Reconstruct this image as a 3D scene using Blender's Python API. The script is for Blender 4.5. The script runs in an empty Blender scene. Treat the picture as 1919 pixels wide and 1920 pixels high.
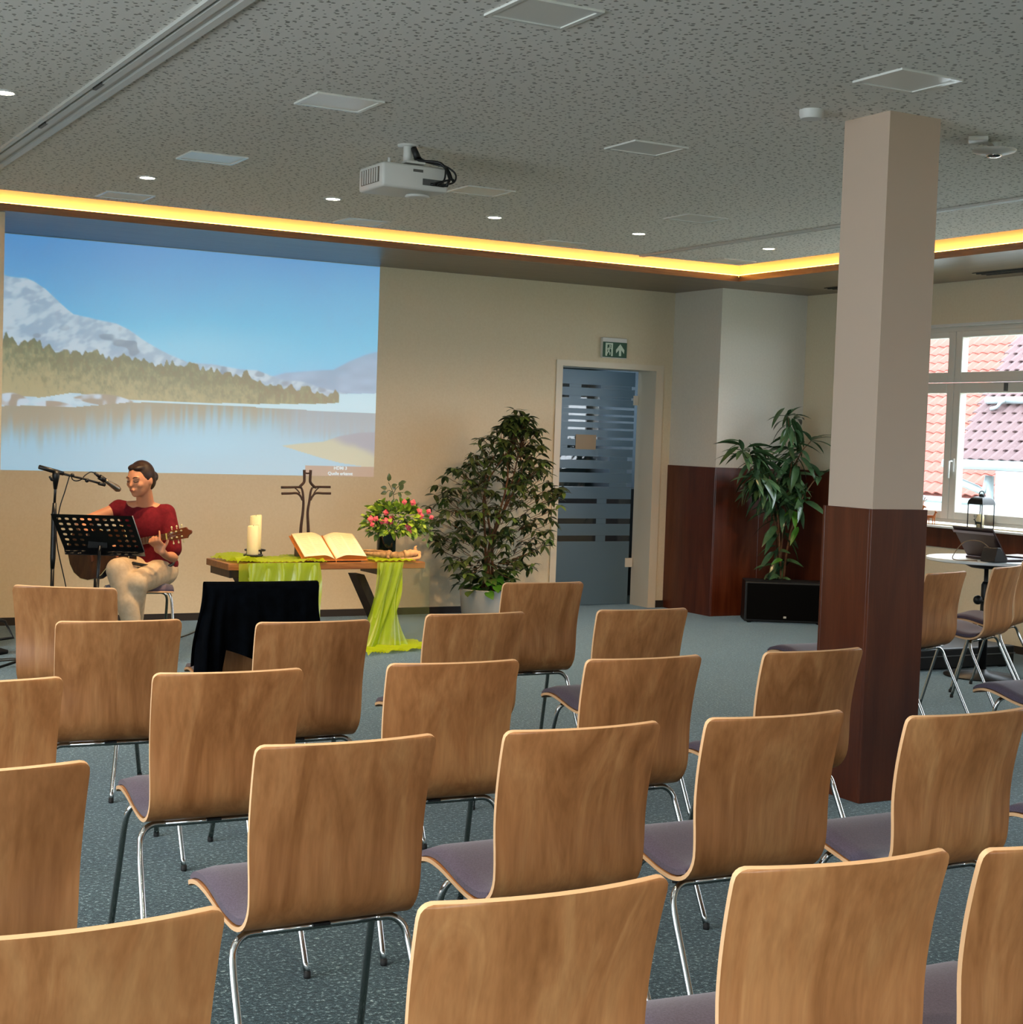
import bpy, bmesh, math, random
from mathutils import Vector, Matrix, noise
import numpy as np
random.seed(7)
sc = bpy.context.scene
COL = sc.collection
PI = math.pi
R = math.radians

def lin(h):
    h = h.lstrip('#')
    o = []
    for i in (0, 2, 4):
        c = int(h[i:i+2], 16) / 255
        o.append(c / 12.92 if c <= .04045 else ((c + .055) / 1.055) ** 2.4)
    return (o[0], o[1], o[2], 1.0)

# ------------------------------------------------------------------ camera
CAM_H, YAW, PITCH, ROLL, FPX = 1.4536, R(29.08), R(-2.753), R(1.960), 2940.8
Fv = Vector((math.sin(YAW)*math.cos(PITCH), math.cos(YAW)*math.cos(PITCH), math.sin(PITCH)))
Rv = Vector((math.cos(YAW), -math.sin(YAW), 0)); Uv = Rv.cross(Fv)
Rr = Rv*math.cos(ROLL) + Uv*math.sin(ROLL); Ur = -Rv*math.sin(ROLL) + Uv*math.cos(ROLL)
cd = bpy.data.cameras.new('camera'); cam = bpy.data.objects.new('camera', cd); COL.objects.link(cam)
cd.sensor_fit = 'HORIZONTAL'; cd.sensor_width = 36; cd.lens = FPX/1919*36
cd.clip_start = .05; cd.clip_end = 200
cam.matrix_world = Matrix(((Rr.x, Ur.x, -Fv.x, 0), (Rr.y, Ur.y, -Fv.y, 0), (Rr.z, Ur.z, -Fv.z, CAM_H), (0, 0, 0, 1)))
sc.camera = cam

# ------------------------------------------------------------------ world, exposure
w = bpy.data.worlds.new('overcast sky'); sc.world = w; w.use_nodes = True
bg = w.node_tree.nodes['Background']
bg.inputs[0].default_value = (.80, .91, 1.0, 1); bg.inputs[1].default_value = 8.6
vs = sc.view_settings
vs.view_transform = 'Standard'; vs.look = 'None'; vs.gamma = 1; vs.use_curve_mapping = False; vs.exposure = 0.15

# ------------------------------------------------------------------ constants of the room (metres)
CEIL, SOF = 2.8145, 2.750
YW = 11.355            # front wall
YC, XC = 10.163, 7.653 # soffit lip (front / right)
YC2, XC2 = 9.713, 7.313# edge of the perforated ceiling
XA, YB, XR = 7.876, 10.668, 8.782  # corner pier and window wall
XL, YBK = -3.4, -4.2   # left wall, back wall
WAIN = 1.2534

# ------------------------------------------------------------------ lights, seen and added
def spot(x, y, e, col=(1, .82, .58), z=CEIL-.022, size=128, blend=1):
    l = bpy.data.lights.new('downlight_beam', 'SPOT'); l.energy = e; l.color = col
    l.spot_size = R(size); l.spot_blend = blend; l.shadow_soft_size = .03
    o = bpy.data.objects.new('downlight_beam', l); COL.objects.link(o); o.location = (x, y, z)
    return o
def portal(loc, rot, sx, sy):
    l = bpy.data.lights.new('window_portal', 'AREA'); l.shape = 'RECTANGLE'; l.size = sx; l.size_y = sy
    l.cycles.is_portal = True
    o = bpy.data.objects.new('window_portal', l); COL.objects.link(o); o.location = loc; o.rotation_euler = rot
SPOTS = [(2.43, 8.63), (3.54, 8.65), (4.63, 8.67), (5.71, 8.68), (6.80, 8.70), (1.31, 6.82), (1.31, 4.75), (1.31, 2.7), (-.6, 6.8), (-.6, 4.75), (-.6, 2.7), (-2.4, 4.75), (1.31, .6)]
for i_, (x, y) in enumerate(SPOTS):
    if i_ < 5:
        spot(x, y, 74, (1, .56, .22), size=90).rotation_euler = (R(35), 0, 0)     # second tilted warm beam per lamp, added to brighten the front wall
        spot(x, y, 110, (1, .72, .42), size=124)
    else: spot(x, y, 78)  # all but the left-edge lamp are unseen, added to warm the chairs
portal((XR+.12, 8.0, 1.66), (0, R(90), 0), 1.6, 3.1)
portal((XR+.12, 4.0, 1.66), (0, R(90), 0), 1.6, 2.8)
portal((.6, YBK-.12, 1.6), (R(90), 0, 0), 3.6, 1.6)
portal((XL-.12, 1.3, 1.45), (0, R(-90), 0), 2.3, 8.4)
# daylight of the corridor behind the frosted door
l = bpy.data.lights.new('corridor_window', 'AREA'); l.shape = 'RECTANGLE'; l.size = .5; l.size_y = .7; l.energy = 26; l.color = (.62, .82, 1)
o = bpy.data.objects.new('corridor_window', l); COL.objects.link(o); o.location = (8.17, 14.45, 1.80); o.rotation_euler = (R(-90), 0, 0)
l = bpy.data.lights.new('corridor_fill', 'AREA'); l.size = .5; l.energy = 7; l.color = (.66, .84, 1)
o = bpy.data.objects.new('corridor_fill', l); COL.objects.link(o); o.location = (6.3, 12.6, 2.5); o.rotation_euler = (R(-35), R(20), 0)  # unseen fill light, added for the bluish corridor behind the door

# ------------------------------------------------------------------ materials
def newmat(name):
    m = bpy.data.materials.new(name); m.use_nodes = True
    return m, m.node_tree, m.node_tree.nodes['Principled BSDF']
def pm(name, col, rough=.5, metal=0, spec=.5, **k):
    m, t, b = newmat(name)
    c = lin(col) if isinstance(col, str) else col
    b.inputs['Base Color'].default_value = c; b.inputs['Roughness'].default_value = rough
    b.inputs['Metallic'].default_value = metal; b.inputs['Specular IOR Level'].default_value = spec
    for kk, v in k.items(): b.inputs[kk.replace('_', ' ')].default_value = v
    return m
def nd(t, typ, **k):
    n = t.nodes.new(typ)
    for kk, v in k.items(): setattr(n, kk, v)
    return n
def coords(t, scale=(1, 1, 1), kind='Object', loc=None):
    tc = nd(t, 'ShaderNodeTexCoord'); mp = nd(t, 'ShaderNodeMapping')
    mp.inputs['Scale'].default_value = scale
    t.links.new(tc.outputs[kind], mp.inputs['Vector'])
    if loc is not None: t.links.new(loc, mp.inputs['Location'])
    return mp.outputs[0]
def ramp(t, src, stops):
    r = nd(t, 'ShaderNodeValToRGB'); e = r.color_ramp.elements
    while len(e) < len(stops): e.new(.5)
    for i, (p, c) in enumerate(stops): e[i].position = p; e[i].color = lin(c) if isinstance(c, str) else c
    t.links.new(src, r.inputs[0]); return r.outputs[0]
def bump(t, b, src, strength=.2, dist=.002):
    bp = nd(t, 'ShaderNodeBump'); bp.inputs['Strength'].default_value = strength; bp.inputs['Distance'].default_value = dist
    t.links.new(src, bp.inputs['Height']); t.links.new(bp.outputs[0], b.inputs['Normal'])
def noise_tex(t, vec, scale, detail=3, rough=.5, dist=0):
    n = nd(t, 'ShaderNodeTexNoise'); n.inputs['Scale'].default_value = scale; n.inputs['Detail'].default_value = detail
    n.inputs['Roughness'].default_value = rough; n.inputs['Distortion'].default_value = dist
    t.links.new(vec, n.inputs['Vector']); return n.outputs['Fac']
def wood(name, c1, c2, c3, scale=(14, 14, 1.2), rough=.35, per_object=True, nscale=1.6, spec=.5):
    m, t, b = newmat(name)
    loc = None
    if per_object:
        oi = nd(t, 'ShaderNodeObjectInfo'); mu = nd(t, 'ShaderNodeMath', operation='MULTIPLY'); mu.inputs[1].default_value = 37
        t.links.new(oi.outputs['Random'], mu.inputs[0]); cb = nd(t, 'ShaderNodeCombineXYZ')
        for i in range(3): t.links.new(mu.outputs[0], cb.inputs[i])
        loc = cb.outputs[0]
    v = coords(t, scale, loc=loc)
    f = noise_tex(t, v, nscale, 5, .6, 1.4)
    col = ramp(t, f, [(.30, c1), (.5, c2), (.72, c3)])
    v2 = coords(t, (scale[0]*9, scale[1]*9, scale[2]*4), loc=loc)
    g = noise_tex(t, v2, 2.0, 2, .6)
    mx = nd(t, 'ShaderNodeMix', data_type='RGBA', blend_type='MULTIPLY'); mx.inputs[0].default_value = .35
    gr = ramp(t, g, [(.3, '#b0a090'), (.7, '#ffffff')])
    t.links.new(col, mx.inputs[6]); t.links.new(gr, mx.inputs[7])
    out = mx.outputs[2]
    if per_object:
        h = nd(t, 'ShaderNodeHueSaturation'); mr = nd(t, 'ShaderNodeMapRange')
        mr.inputs[3].default_value = .88; mr.inputs[4].default_value = 1.10
        t.links.new(oi.outputs['Random'], mr.inputs[0]); t.links.new(mr.outputs[0], h.inputs['Value']); t.links.new(out, h.inputs['Color'])
        out = h.outputs[0]
    t.links.new(out, b.inputs['Base Color']); b.inputs['Roughness'].default_value = rough; b.inputs['Specular IOR Level'].default_value = spec
    return m
def mottled(name, c1, c2, scale, rough=.6, bstr=0, spec=.4, detail=4, dist=.002):
    m, t, b = newmat(name); v = coords(t)
    f = noise_tex(t, v, scale, detail, .6); t.links.new(ramp(t, f, [(.32, c1), (.68, c2)]), b.inputs['Base Color'])
    b.inputs['Roughness'].default_value = rough; b.inputs['Specular IOR Level'].default_value = spec
    if bstr: bump(t, b, f, bstr, dist)
    return m
def emit(name, col, s, light_only=False):
    m = bpy.data.materials.new(name); m.use_nodes = True; t = m.node_tree; t.nodes.clear()
    e = nd(t, 'ShaderNodeEmission'); e.inputs[0].default_value = lin(col) if isinstance(col, str) else col; e.inputs[1].default_value = s
    ou = nd(t, 'ShaderNodeOutputMaterial'); t.links.new(e.outputs[0], ou.inputs[0]); return m

M = {}
M['chair'] = wood('beech veneer', '#9a6438', '#b47a4a', '#c8925e', (4.2, 4.2, .55), .34, nscale=2.2)
M['ply_edge'] = pm('pale plywood edge', '#eabb8c', .5)
M['seat'] = mottled('aubergine seat cloth', '#4c424f', '#605566', 260, .95, .3, .25); M['seat'].node_tree.nodes['Principled BSDF'].inputs['Sheen Weight'].default_value = .3
M['chrome'] = pm('chrome tube', '#c8c8c8', .12, 1)
M['rubber'] = pm('black rubber', '#101010', .7)
M['black'] = pm('black satin', '#0c0c0d', .45)
M['blackmetal'] = pm('black powder coated metal', '#0b0b0c', .4, 0, .5)
M['white'] = pm('white plastic', '#d8d8d4', .45)
M['wall'] = mottled('cream wall paint', '#d9ccb0', '#ded2b8', 60, .85, .05, .2)
M['wallw'] = mottled('pale wall paint', '#d6d2c8', '#dcd8ce', 60, .85, .05, .2)
M['frame'] = pm('cream door frame lacquer', '#ddd3bf', .45)
M['winframe'] = pm('white window profile', '#d9d4c9', .4)
M['sill'] = pm('white sill', '#e6ebea', .3)
M['skirting'] = pm('dark brown skirting', '#2a2421', .6)
M['wainscot'] = wood('red mahogany veneer', '#4c2010', '#5c2a16', '#6b361e', (5, 5, .5), .30, False)
M['soffit'] = wood('grey brown laminate, grain along the wall', '#6b5a48', '#7c6a55', '#8f7c64', (.7, 22, 22), .35, False)
M['soffit_side'] = wood('grey brown laminate, grain along the room', '#6b5a48', '#7c6a55', '#8f7c64', (22, .7, 22), .28, False)
M['led'] = emit('amber led strip', (1, .34, .04, 1), 30)
M['fascia'] = pm('white cove board', '#f2ead8', .6)
M['panel_amber_lit'] = pm('matt ceiling panel tinted by cove light', '#f2e8d4', .5)  # warm tint puts the amber cove light into the panel colour
M['spot_lens'] = emit('warm lamp lens', (1, .86, .62, 1), 60)
M['panelw'] = pm('white ceiling panel', '#e6e6e0', .26)

# perforated acoustic ceiling
m, t, b = newmat('perforated acoustic plaster')
v = coords(t); warp = None
outs = []
for sc_, rr, off in ((19, .10, 0), (25, .06, 3.7)):
    mp = nd(t, 'ShaderNodeMapping'); mp.inputs['Location'].default_value = (off, off*1.3, 0); t.links.new(v, mp.inputs['Vector'])
    vo = nd(t, 'ShaderNodeTexVoronoi', voronoi_dimensions='2D'); vo.inputs['Scale'].default_value = sc_; vo.inputs['Randomness'].default_value = 1
    t.links.new(mp.outputs[0], vo.inputs['Vector'])
    lt = nd(t, 'ShaderNodeMapRange'); lt.inputs[1].default_value = rr; lt.inputs[2].default_value = rr+.07
    t.links.new(vo.outputs['Distance'], lt.inputs[0]); outs.append(lt.outputs[0])
mm = nd(t, 'ShaderNodeMath', operation='MINIMUM'); t.links.new(outs[0], mm.inputs[0]); t.links.new(outs[1], mm.inputs[1])
t.links.new(ramp(t, mm.outputs[0], [(0, '#98958c'), (1, '#ebe8e0')]), b.inputs['Base Color'])
b.inputs['Roughness'].default_value = .9; b.inputs['Specular IOR Level'].default_value = .15
bump(t, b, mm.outputs[0], .5, .004); M['ceiling'] = m

# carpet
m, t, b = newmat('blue green speckled carpet'); v = coords(t)
f = noise_tex(t, v, 72, 3, .8); f2 = noise_tex(t, v, 7, 3, .5)
c1 = ramp(t, f, [(.38, '#0c1618'), (.5, '#1f3134'), (.58, '#3c5154'), (.68, '#b6c6c3')])
mx = nd(t, 'ShaderNodeMix', data_type='RGBA', blend_type='MULTIPLY'); mx.inputs[0].default_value = .4
t.links.new(c1, mx.inputs[6]); t.links.new(ramp(t, f2, [(.3, '#a8b0ae'), (.7, '#ffffff')]), mx.inputs[7])
t.links.new(mx.outputs[2], b.inputs['Base Color']); b.inputs['Roughness'].default_value = .97; b.inputs['Specular IOR Level'].default_value = .15
b.inputs['Sheen Weight'].default_value = .85; b.inputs['Sheen Roughness'].default_value = .26; b.inputs['Sheen Tint'].default_value = (.75, .9, .92, 1)
bump(t, b, f, .6, .004); M['carpet'] = m

# window glass
m = bpy.data.materials.new('clear window glass'); m.use_nodes = True; t = m.node_tree; t.nodes.clear()
tr = nd(t, 'ShaderNodeBsdfTransparent'); gl = nd(t, 'ShaderNodeBsdfGlossy'); gl.inputs['Roughness'].default_value = .02
mxs = nd(t, 'ShaderNodeMixShader'); mxs.inputs[0].default_value = .05; ou = nd(t, 'ShaderNodeOutputMaterial')
t.links.new(tr.outputs[0], mxs.inputs[1]); t.links.new(gl.outputs[0], mxs.inputs[2]); t.links.new(mxs.outputs[0], ou.inputs[0]); M['glass'] = m

def translucent(name, col, transp, transl, rough=.4):
    m = bpy.data.materials.new(name); m.use_nodes = True; t = m.node_tree; t.nodes.clear()
    tr = nd(t, 'ShaderNodeBsdfTransparent'); di = nd(t, 'ShaderNodeBsdfDiffuse'); tl = nd(t, 'ShaderNodeBsdfTranslucent'); gl = nd(t, 'ShaderNodeBsdfGlossy')
    for n in (di, tl): n.inputs[0].default_value = col
    gl.inputs['Roughness'].default_value = rough; gl.inputs[0].default_value = (1, 1, 1, 1)
    a = nd(t, 'ShaderNodeMixShader'); a.inputs[0].default_value = transl; t.links.new(di.outputs[0], a.inputs[1]); t.links.new(tl.outputs[0], a.inputs[2])
    g = nd(t, 'ShaderNodeMixShader'); g.inputs[0].default_value = .06; t.links.new(a.outputs[0], g.inputs[1]); t.links.new(gl.outputs[0], g.inputs[2])
    c = nd(t, 'ShaderNodeMixShader'); c.inputs[0].default_value = transp; t.links.new(g.outputs[0], c.inputs[1]); t.links.new(tr.outputs[0], c.inputs[2])
    ou = nd(t, 'ShaderNodeOutputMaterial'); t.links.new(c.outputs[0], ou.inputs[0]); return m
M['frost'] = translucent('frosted film', lin('#7898ac'), .10, .5)
M['organza'] = translucent('lime organza', lin('#b8d420'), .36, .5, .3)
M['organza_fold'] = translucent('lime organza in double layers', lin('#b6d224'), .12, .45, .3)
M['candle'] = pm('ivory candle wax', '#efe0b0', .5, 0, .4, Subsurface_Weight=.2)
M['page'] = mottled('cream book pages', '#efe0b4', '#f5e8c4', 8, .7)
M['page_edge_lit'] = pm('orange-lit page edges', '#c4762a', .5)  # orange of the warm light painted into the page edges
M['tablewood'] = wood('warm oak table', '#7c4a24', '#94602f', '#a87440', (1.2, 14, 14), .4, False)
M['darkwood'] = wood('dark stained wood', '#2a1a10', '#3a2417', '#4a301f', (12, 12, 1), .45, False)
M['crosswood'] = mottled('dark weathered wood', '#241510', '#3a241a', 60, .6, .3)
M['driftwood'] = mottled('pale driftwood', '#7a5a3a', '#c49c6c', 26, .8, .5)
M['skin'] = pm('skin', '#c98a66', .5, 0, .4, Subsurface_Weight=.05)
M['shirt'] = mottled('maroon jersey', '#5c0f18', '#701722', 40, .9, .15, .2)
M['trousers'] = mottled('beige cotton', '#b8a184', '#c9b294', 30, .9, .3, .2)
M['hair'] = mottled('dark brown hair', '#1c0f09', '#2e1a10', 90, .5, .3)
M['lips'] = pm('lips', '#a85c4c', .6)
M['guitar'] = wood('brown sunburst guitar top', '#3a2010', '#4c2c16', '#5e3a1e', (2, 12, 2), .25, False)
M['guitar_side'] = pm('dark guitar sides', '#1a0f0a', .3)
M['fret'] = pm('rosewood fretboard', '#5a3018', .4)
M['bind'] = pm('ivory binding', '#d8c890', .4)
M['gold'] = pm('brass', '#b8923c', .3, 1)
M['mic'] = pm('brushed nickel', '#8c8478', .35, .9)
M['cloth_black'] = mottled('black navy cloth', '#020305', '#05080d', 30, 1.0, .3, .05)
M['leaf'] = mottled('dark glossy leaf', '#2b3a1c', '#46542c', 6, .35, 0, .5)
M['leaf2'] = mottled('mid green leaf', '#3f5a24', '#62783a', 6, .4, 0, .5)
M['leaf3'] = mottled('fresh green leaf', '#7c9a24', '#b0cc50', 6, .5, 0, .4)
M['leaf4'] = mottled('grey green slender leaf', '#2c4428', '#4c6a44', 6, .25, 0, .6)
M['bark'] = mottled('brown bark', '#4a2f1c', '#75502f', 40, .8, .4)
M['soil'] = mottled('potting soil', '#1a120c', '#2c2016', 60, .95, .5)
M['pot'] = pm('white glazed pot', '#d6d6d2', .3)
M['terracotta'] = pm('terracotta', '#7c3a20', .7)
M['petal'] = mottled('coral pink petals', '#d8384e', '#f07a80', 60, .6)
M['vase'] = pm('dark green glass vase', '#0f1a12', .12, 0, .6)
M['green'] = pm('sign green', '#0b4a2c', .5)
M['signwhite'] = pm('sign white', '#cfe0cc', .5)
M['paper'] = pm('white paper', '#e4e8ea', .7)
M['tabletop_white'] = pm('white table top', '#dfe8ec', .3)
M['laptop'] = pm('dark laptop lid with reddish reflection', '#3a2a2c', .3, .3)  # reddish tint puts a reflection into the lid colour
M['tile_red'] = mottled('red clay tile', '#84463c', '#9c6054', 4, .8)
M['tile_grey'] = mottled('weathered clay tile', '#5c4848', '#766062', 4, .8)
M['render'] = pm('white render', '#e4ebec', .9)
M['zinc'] = pm('zinc gutter', '#8e999b', .5, .3)
M['deer'] = pm('orange brown figurine', '#b0602a', .6)
M['grass'] = mottled('ground outside', '#6c7460', '#8a9078', 3, .9)
M['alu'] = pm('white aluminium rail', '#c4c4be', .35)
M['grey'] = pm('grey plastic', '#5a5a58', .5)

# ------------------------------------------------------------------ geometry helpers
def BM(): return bmesh.new()
def bx(bm, x0, x1, y0, y1, z0, z1, mi=0):
    vs_ = [bm.verts.new(p) for p in ((x0,y0,z0),(x1,y0,z0),(x1,y1,z0),(x0,y1,z0),(x0,y0,z1),(x1,y0,z1),(x1,y1,z1),(x0,y1,z1))]
    fs = []
    for q in ((0,3,2,1),(4,5,6,7),(0,1,5,4),(1,2,6,5),(2,3,7,6),(3,0,4,7)):
        f = bm.faces.new([vs_[i] for i in q]); f.material_index = mi; fs.append(f)
    return vs_, fs
def bevel_all(bm, r=.003, seg=2):
    bmesh.ops.bevel(bm, geom=list(bm.edges), offset=r, segments=seg, affect='EDGES', profile=.5)
def frame_of(d):
    d = d.normalized(); a = Vector((0, 0, 1)) if abs(d.z) < .9 else Vector((1, 0, 0))
    u = d.cross(a).normalized(); return u, d.cross(u).normalized()
def tube(bm, pts, r, seg=8, caps=True, mi=0):
    pts = [Vector(p) for p in pts]; n = len(pts)
    rr = r if isinstance(r, (list, tuple)) else [r]*n
    rings = []; u = None
    for i, p in enumerate(pts):
        d = (pts[min(i+1, n-1)] - pts[max(i-1, 0)])
        if d.length < 1e-9: d = Vector((0, 0, 1))
        d.normalize()
        if u is None: u, _ = frame_of(d)
        else:
            u = (u - d*u.dot(d))
            u = u.normalized() if u.length > 1e-6 else frame_of(d)[0]
        v = d.cross(u)
        rings.append([bm.verts.new(p + (u*math.cos(2*PI*k/seg) + v*math.sin(2*PI*k/seg))*rr[i]) for k in range(seg)])
    for a, b_ in zip(rings, rings[1:]):
        for k in range(seg):
            f = bm.faces.new((a[k], a[(k+1) % seg], b_[(k+1) % seg], b_[k])); f.smooth = True; f.material_index = mi
    if caps:
        for rg, fl in ((rings[0], True), (rings[-1], False)):
            f = bm.faces.new(rg[::-1] if fl else rg); f.material_index = mi
def lathe(bm, prof, seg=24, c=(0, 0, 0), mi=0, axis=None):
    rings = []
    for r, z in prof:
        if r < 1e-6: rings.append([bm.verts.new((c[0], c[1], c[2]+z))])
        else: rings.append([bm.verts.new((c[0]+r*math.cos(2*PI*k/seg), c[1]+r*math.sin(2*PI*k/seg), c[2]+z)) for k in range(seg)])
    for a, b_ in zip(rings, rings[1:]):
        for k in range(seg):
            k2 = (k+1) % seg
            if len(a) == 1 and len(b_) == 1: continue
            if len(a) == 1: f = bm.faces.new((a[0], b_[k2], b_[k]))
            elif len(b_) == 1: f = bm.faces.new((a[k], a[k2], b_[0]))
            else: f = bm.faces.new((a[k], a[k2], b_[k2], b_[k]))
            f.smooth = True; f.material_index = mi
def ball(bm, c, r, sx=1, sy=1, sz=1, seg=12, mi=0, rot=None):
    mat = Matrix.Translation(c) @ (rot or Matrix.Identity(4)) @ Matrix.Diagonal((r*sx, r*sy, r*sz, 1))
    g = bmesh.ops.create_uvsphere(bm, u_segments=seg, v_segments=max(6, seg*2//3), radius=1, matrix=mat)
    for vv in g['verts']:
        for f in vv.link_faces: f.smooth = True; f.material_index = mi
def prism(bm, poly, y0, y1, axis='y', mi=0):
    """poly of (a,b) pairs: axis y -> (x,z); axis z -> (x,y); axis x -> (y,z)"""
    def P(a, b_, c):
        return (a, c, b_) if axis == 'y' else ((a, b_, c) if axis == 'z' else (c, a, b_))
    A = [bm.verts.new(P(a, b_, y0)) for a, b_ in poly]; B = [bm.verts.new(P(a, b_, y1)) for a, b_ in poly]
    n = len(poly); fs = [bm.faces.new(A), bm.faces.new(B[::-1])]
    for i in range(n): fs.append(bm.faces.new((A[i], B[i], B[(i+1) % n], A[(i+1) % n])))
    for f in fs: f.material_index = mi
    return fs
def crv(pts, n=6):
    """Catmull-Rom through points"""
    P = [Vector(p) for p in pts]; P = [P[0]*2-P[1]] + P + [P[-1]*2-P[-2]]; out = []
    for i in range(1, len(P)-2):
        for k in range(n):
            s = k/n; a, b_, c, d = P[i-1], P[i], P[i+1], P[i+2]
            out.append(.5*((2*b_) + (c-a)*s + (2*a-5*b_+4*c-d)*s*s + (-a+3*b_-3*c+d)*s**3))
    out.append(P[-2]); return out
def finish(bm, name, mat, recalc=True, sharp=None):
    if recalc: bmesh.ops.recalc_face_normals(bm, faces=bm.faces)
    me = bpy.data.meshes.new(name); bm.to_mesh(me); bm.free()
    for mm_ in (mat if isinstance(mat, (list, tuple)) else [mat]): me.materials.append(M[mm_] if isinstance(mm_, str) else mm_)
    if sharp:
        me.shade_smooth(); me.set_sharp_from_angle(angle=R(sharp))
    return me
def local_inv(p):
    mlist = []
    while p is not None: mlist.append(Matrix.Translation(p.location) @ p.rotation_euler.to_matrix().to_4x4()); p = p.parent
    mt = Matrix.Identity(4)
    for q in reversed(mlist): mt = mt @ q
    return mt.inverted()
def obj(name, bm, mat, parent=None, world=True, recalc=True, sharp=None):
    me = finish(bm, name, mat, recalc, sharp) if not isinstance(bm, bpy.types.Mesh) else bm
    o = bpy.data.objects.new(name, me); COL.objects.link(o)
    if parent is not None:
        if world and (parent.location.length > 0 or parent.parent is not None or parent.rotation_euler.z != 0):
            me.transform(local_inv(parent))
        o.parent = parent
    return o
def thing(name, label, cat, loc=(0, 0, 0), rz=0, group=None):
    o = bpy.data.objects.new(name, None); COL.objects.link(o); o.empty_display_size = .1
    o.location = loc; o.rotation_euler = (0, 0, rz); return tag(o, label, cat, group)
def tag(o, label, cat, group=None):
    o['label'] = label; o['category'] = cat
    if group: o['group'] = group
    return o
def struct(name, bm, mat, parent=None, sharp=None):
    o = obj(name, bm, mat, parent, sharp=sharp)
    if parent is None: o['kind'] = 'structure'
    return o
def copy_tree(o, parent=None):
    c = o.copy(); COL.objects.link(c)
    if parent is not None: c.parent = parent
    for ch in list(o.children): copy_tree(ch, c)
    return c
def blob(name, prims, mat, parent, voxel=.008, smooth=4):
    """one continuous surface grown round capsules ('c',p,q,r0,r1) and ellipsoids ('e',c,(rx,ry,rz),rotmatrix)"""
    bm = BM()
    for p in prims:
        if p[0] == 'c':
            a, b_ = Vector(p[1]), Vector(p[2]); r0, r1 = p[3], p[4]; n = 5
            tube(bm, [a.lerp(b_, i/n) for i in range(n+1)], [r0+(r1-r0)*i/n for i in range(n+1)], 14)
            ball(bm, a, r0, seg=14); ball(bm, b_, r1, seg=14)
        else:
            ball(bm, Vector(p[1]), 1, *p[2], seg=20, rot=(p[3] if len(p) > 3 else None))
    me = bpy.data.meshes.new(name); bm.to_mesh(me); bm.free()
    o = bpy.data.objects.new(name, me); COL.objects.link(o)
    md = o.modifiers.new('r', 'REMESH'); md.mode = 'VOXEL'; md.voxel_size = voxel
    ms = o.modifiers.new('s', 'SMOOTH'); ms.iterations = smooth; ms.factor = .5
    dg = bpy.context.evaluated_depsgraph_get(); dg.update()
    m2 = bpy.data.meshes.new_from_object(o.evaluated_get(dg)); m2.name = name
    bpy.data.objects.remove(o); bpy.data.meshes.remove(me)
    m2.shade_smooth(); m2.materials.clear(); m2.materials.append(M[mat])
    if parent is not None: m2.transform(local_inv(parent))
    o = bpy.data.objects.new(name, m2); COL.objects.link(o)
    if parent is not None: o.parent = parent
    return o

# ================================================================== ROOM SHELL
T_ = .25
b = BM(); bx(b, XL-.3, XR+.3, YBK-.3, YW+3.4, -.06, 0); struct('floor', b, 'carpet')
b = BM(); bx(b, XL, XC2, YBK, YC2, CEIL, CEIL+.03); struct('ceiling', b, 'ceiling')
b = BM(); bx(b, XL-.3, XR+.3, YBK-.3, YW+3.4, 2.965, 3.02); struct('unseen_roof_block', b, 'wall')  # unseen roof slab, added to keep sky light out of room and cove
# front wall with door opening
DX0, DX1, DZ = 6.756, 7.700, 2.062
b = BM(); bx(b, XL, DX0-.05, YW, YW+T_, 0, 2.965); bx(b, DX1+.05, XA+.1, YW, YW+T_, 0, 2.965); bx(b, DX0-.05, DX1+.05, YW, YW+T_, DZ+.03, 2.965)
struct('wall_front', b, 'wall')
b = BM(); bx(b, XL, 1.985, YC+.07, YW, 0, SOF); struct('wall_front_pier', b, 'wall')
b = BM(); bx(b, XA, XR+.3, YB, YW+T_, 0, 2.965); struct('wall_corner', b, 'wallw')

def wall_open(name, axis, a0, a1, c0, c1, z0, z1, opens, mat):
    """wall slab along axis with rectangular openings (s0, s1, zb, zt)"""
    b = BM(); cur = a0
    def box(s0, s1, zb, zt):
        if s1-s0 < 1e-4 or zt-zb < 1e-4: return
        if axis == 'y': bx(b, c0, c1, s0, s1, zb, zt)
        else: bx(b, s0, s1, c0, c1, zb, zt)
    for s0, s1, zb, zt in sorted(opens):
        box(cur, s0, z0, z1); box(s0, s1, z0, zb); box(s0, s1, zt, z1); cur = s1
    box(cur, a1, z0, z1); return struct(name, b, mat)
WZ0, WZ1 = .885, 2.425
RW = [(6.55, 9.88, WZ0, WZ1), (2.6, 5.4, WZ0, WZ1)]
wall_open('wall_right', 'y', YBK, YB, XR, XR+.3, 0, 2.965, RW, 'wall')
BW = [(-1.2, 2.4, .8, 2.4)]  # unseen back window, put in to light the chair backs
wall_open('wall_back', 'x', XL, XR, YBK-.3, YBK, 0, 2.965, BW, 'wall')
wall_open('wall_left', 'y', YBK, YW, XL-.3, XL, 0, 2.965, [(-2.9, 5.5, .3, 2.6)], 'wall')
b = BM()
for yy in (-2.9, -.82, 1.27, 3.36, 5.44): bx(b, XL-.15, XL-.08, yy, yy+.06, .3, 2.6)
bx(b, XL-.15, XL-.08, -2.84, 5.44, .3, .36); bx(b, XL-.15, XL-.08, -2.84, 5.44, 2.54, 2.6)
wl_ = struct('window_5', b, 'winframe'); b = BM(); bx(b, XL-.118, XL-.112, -2.88, 5.48, .32, 2.58); obj('pane', b, 'glass', wl_)  # unseen left window, put in and widened for light from the left
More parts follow.
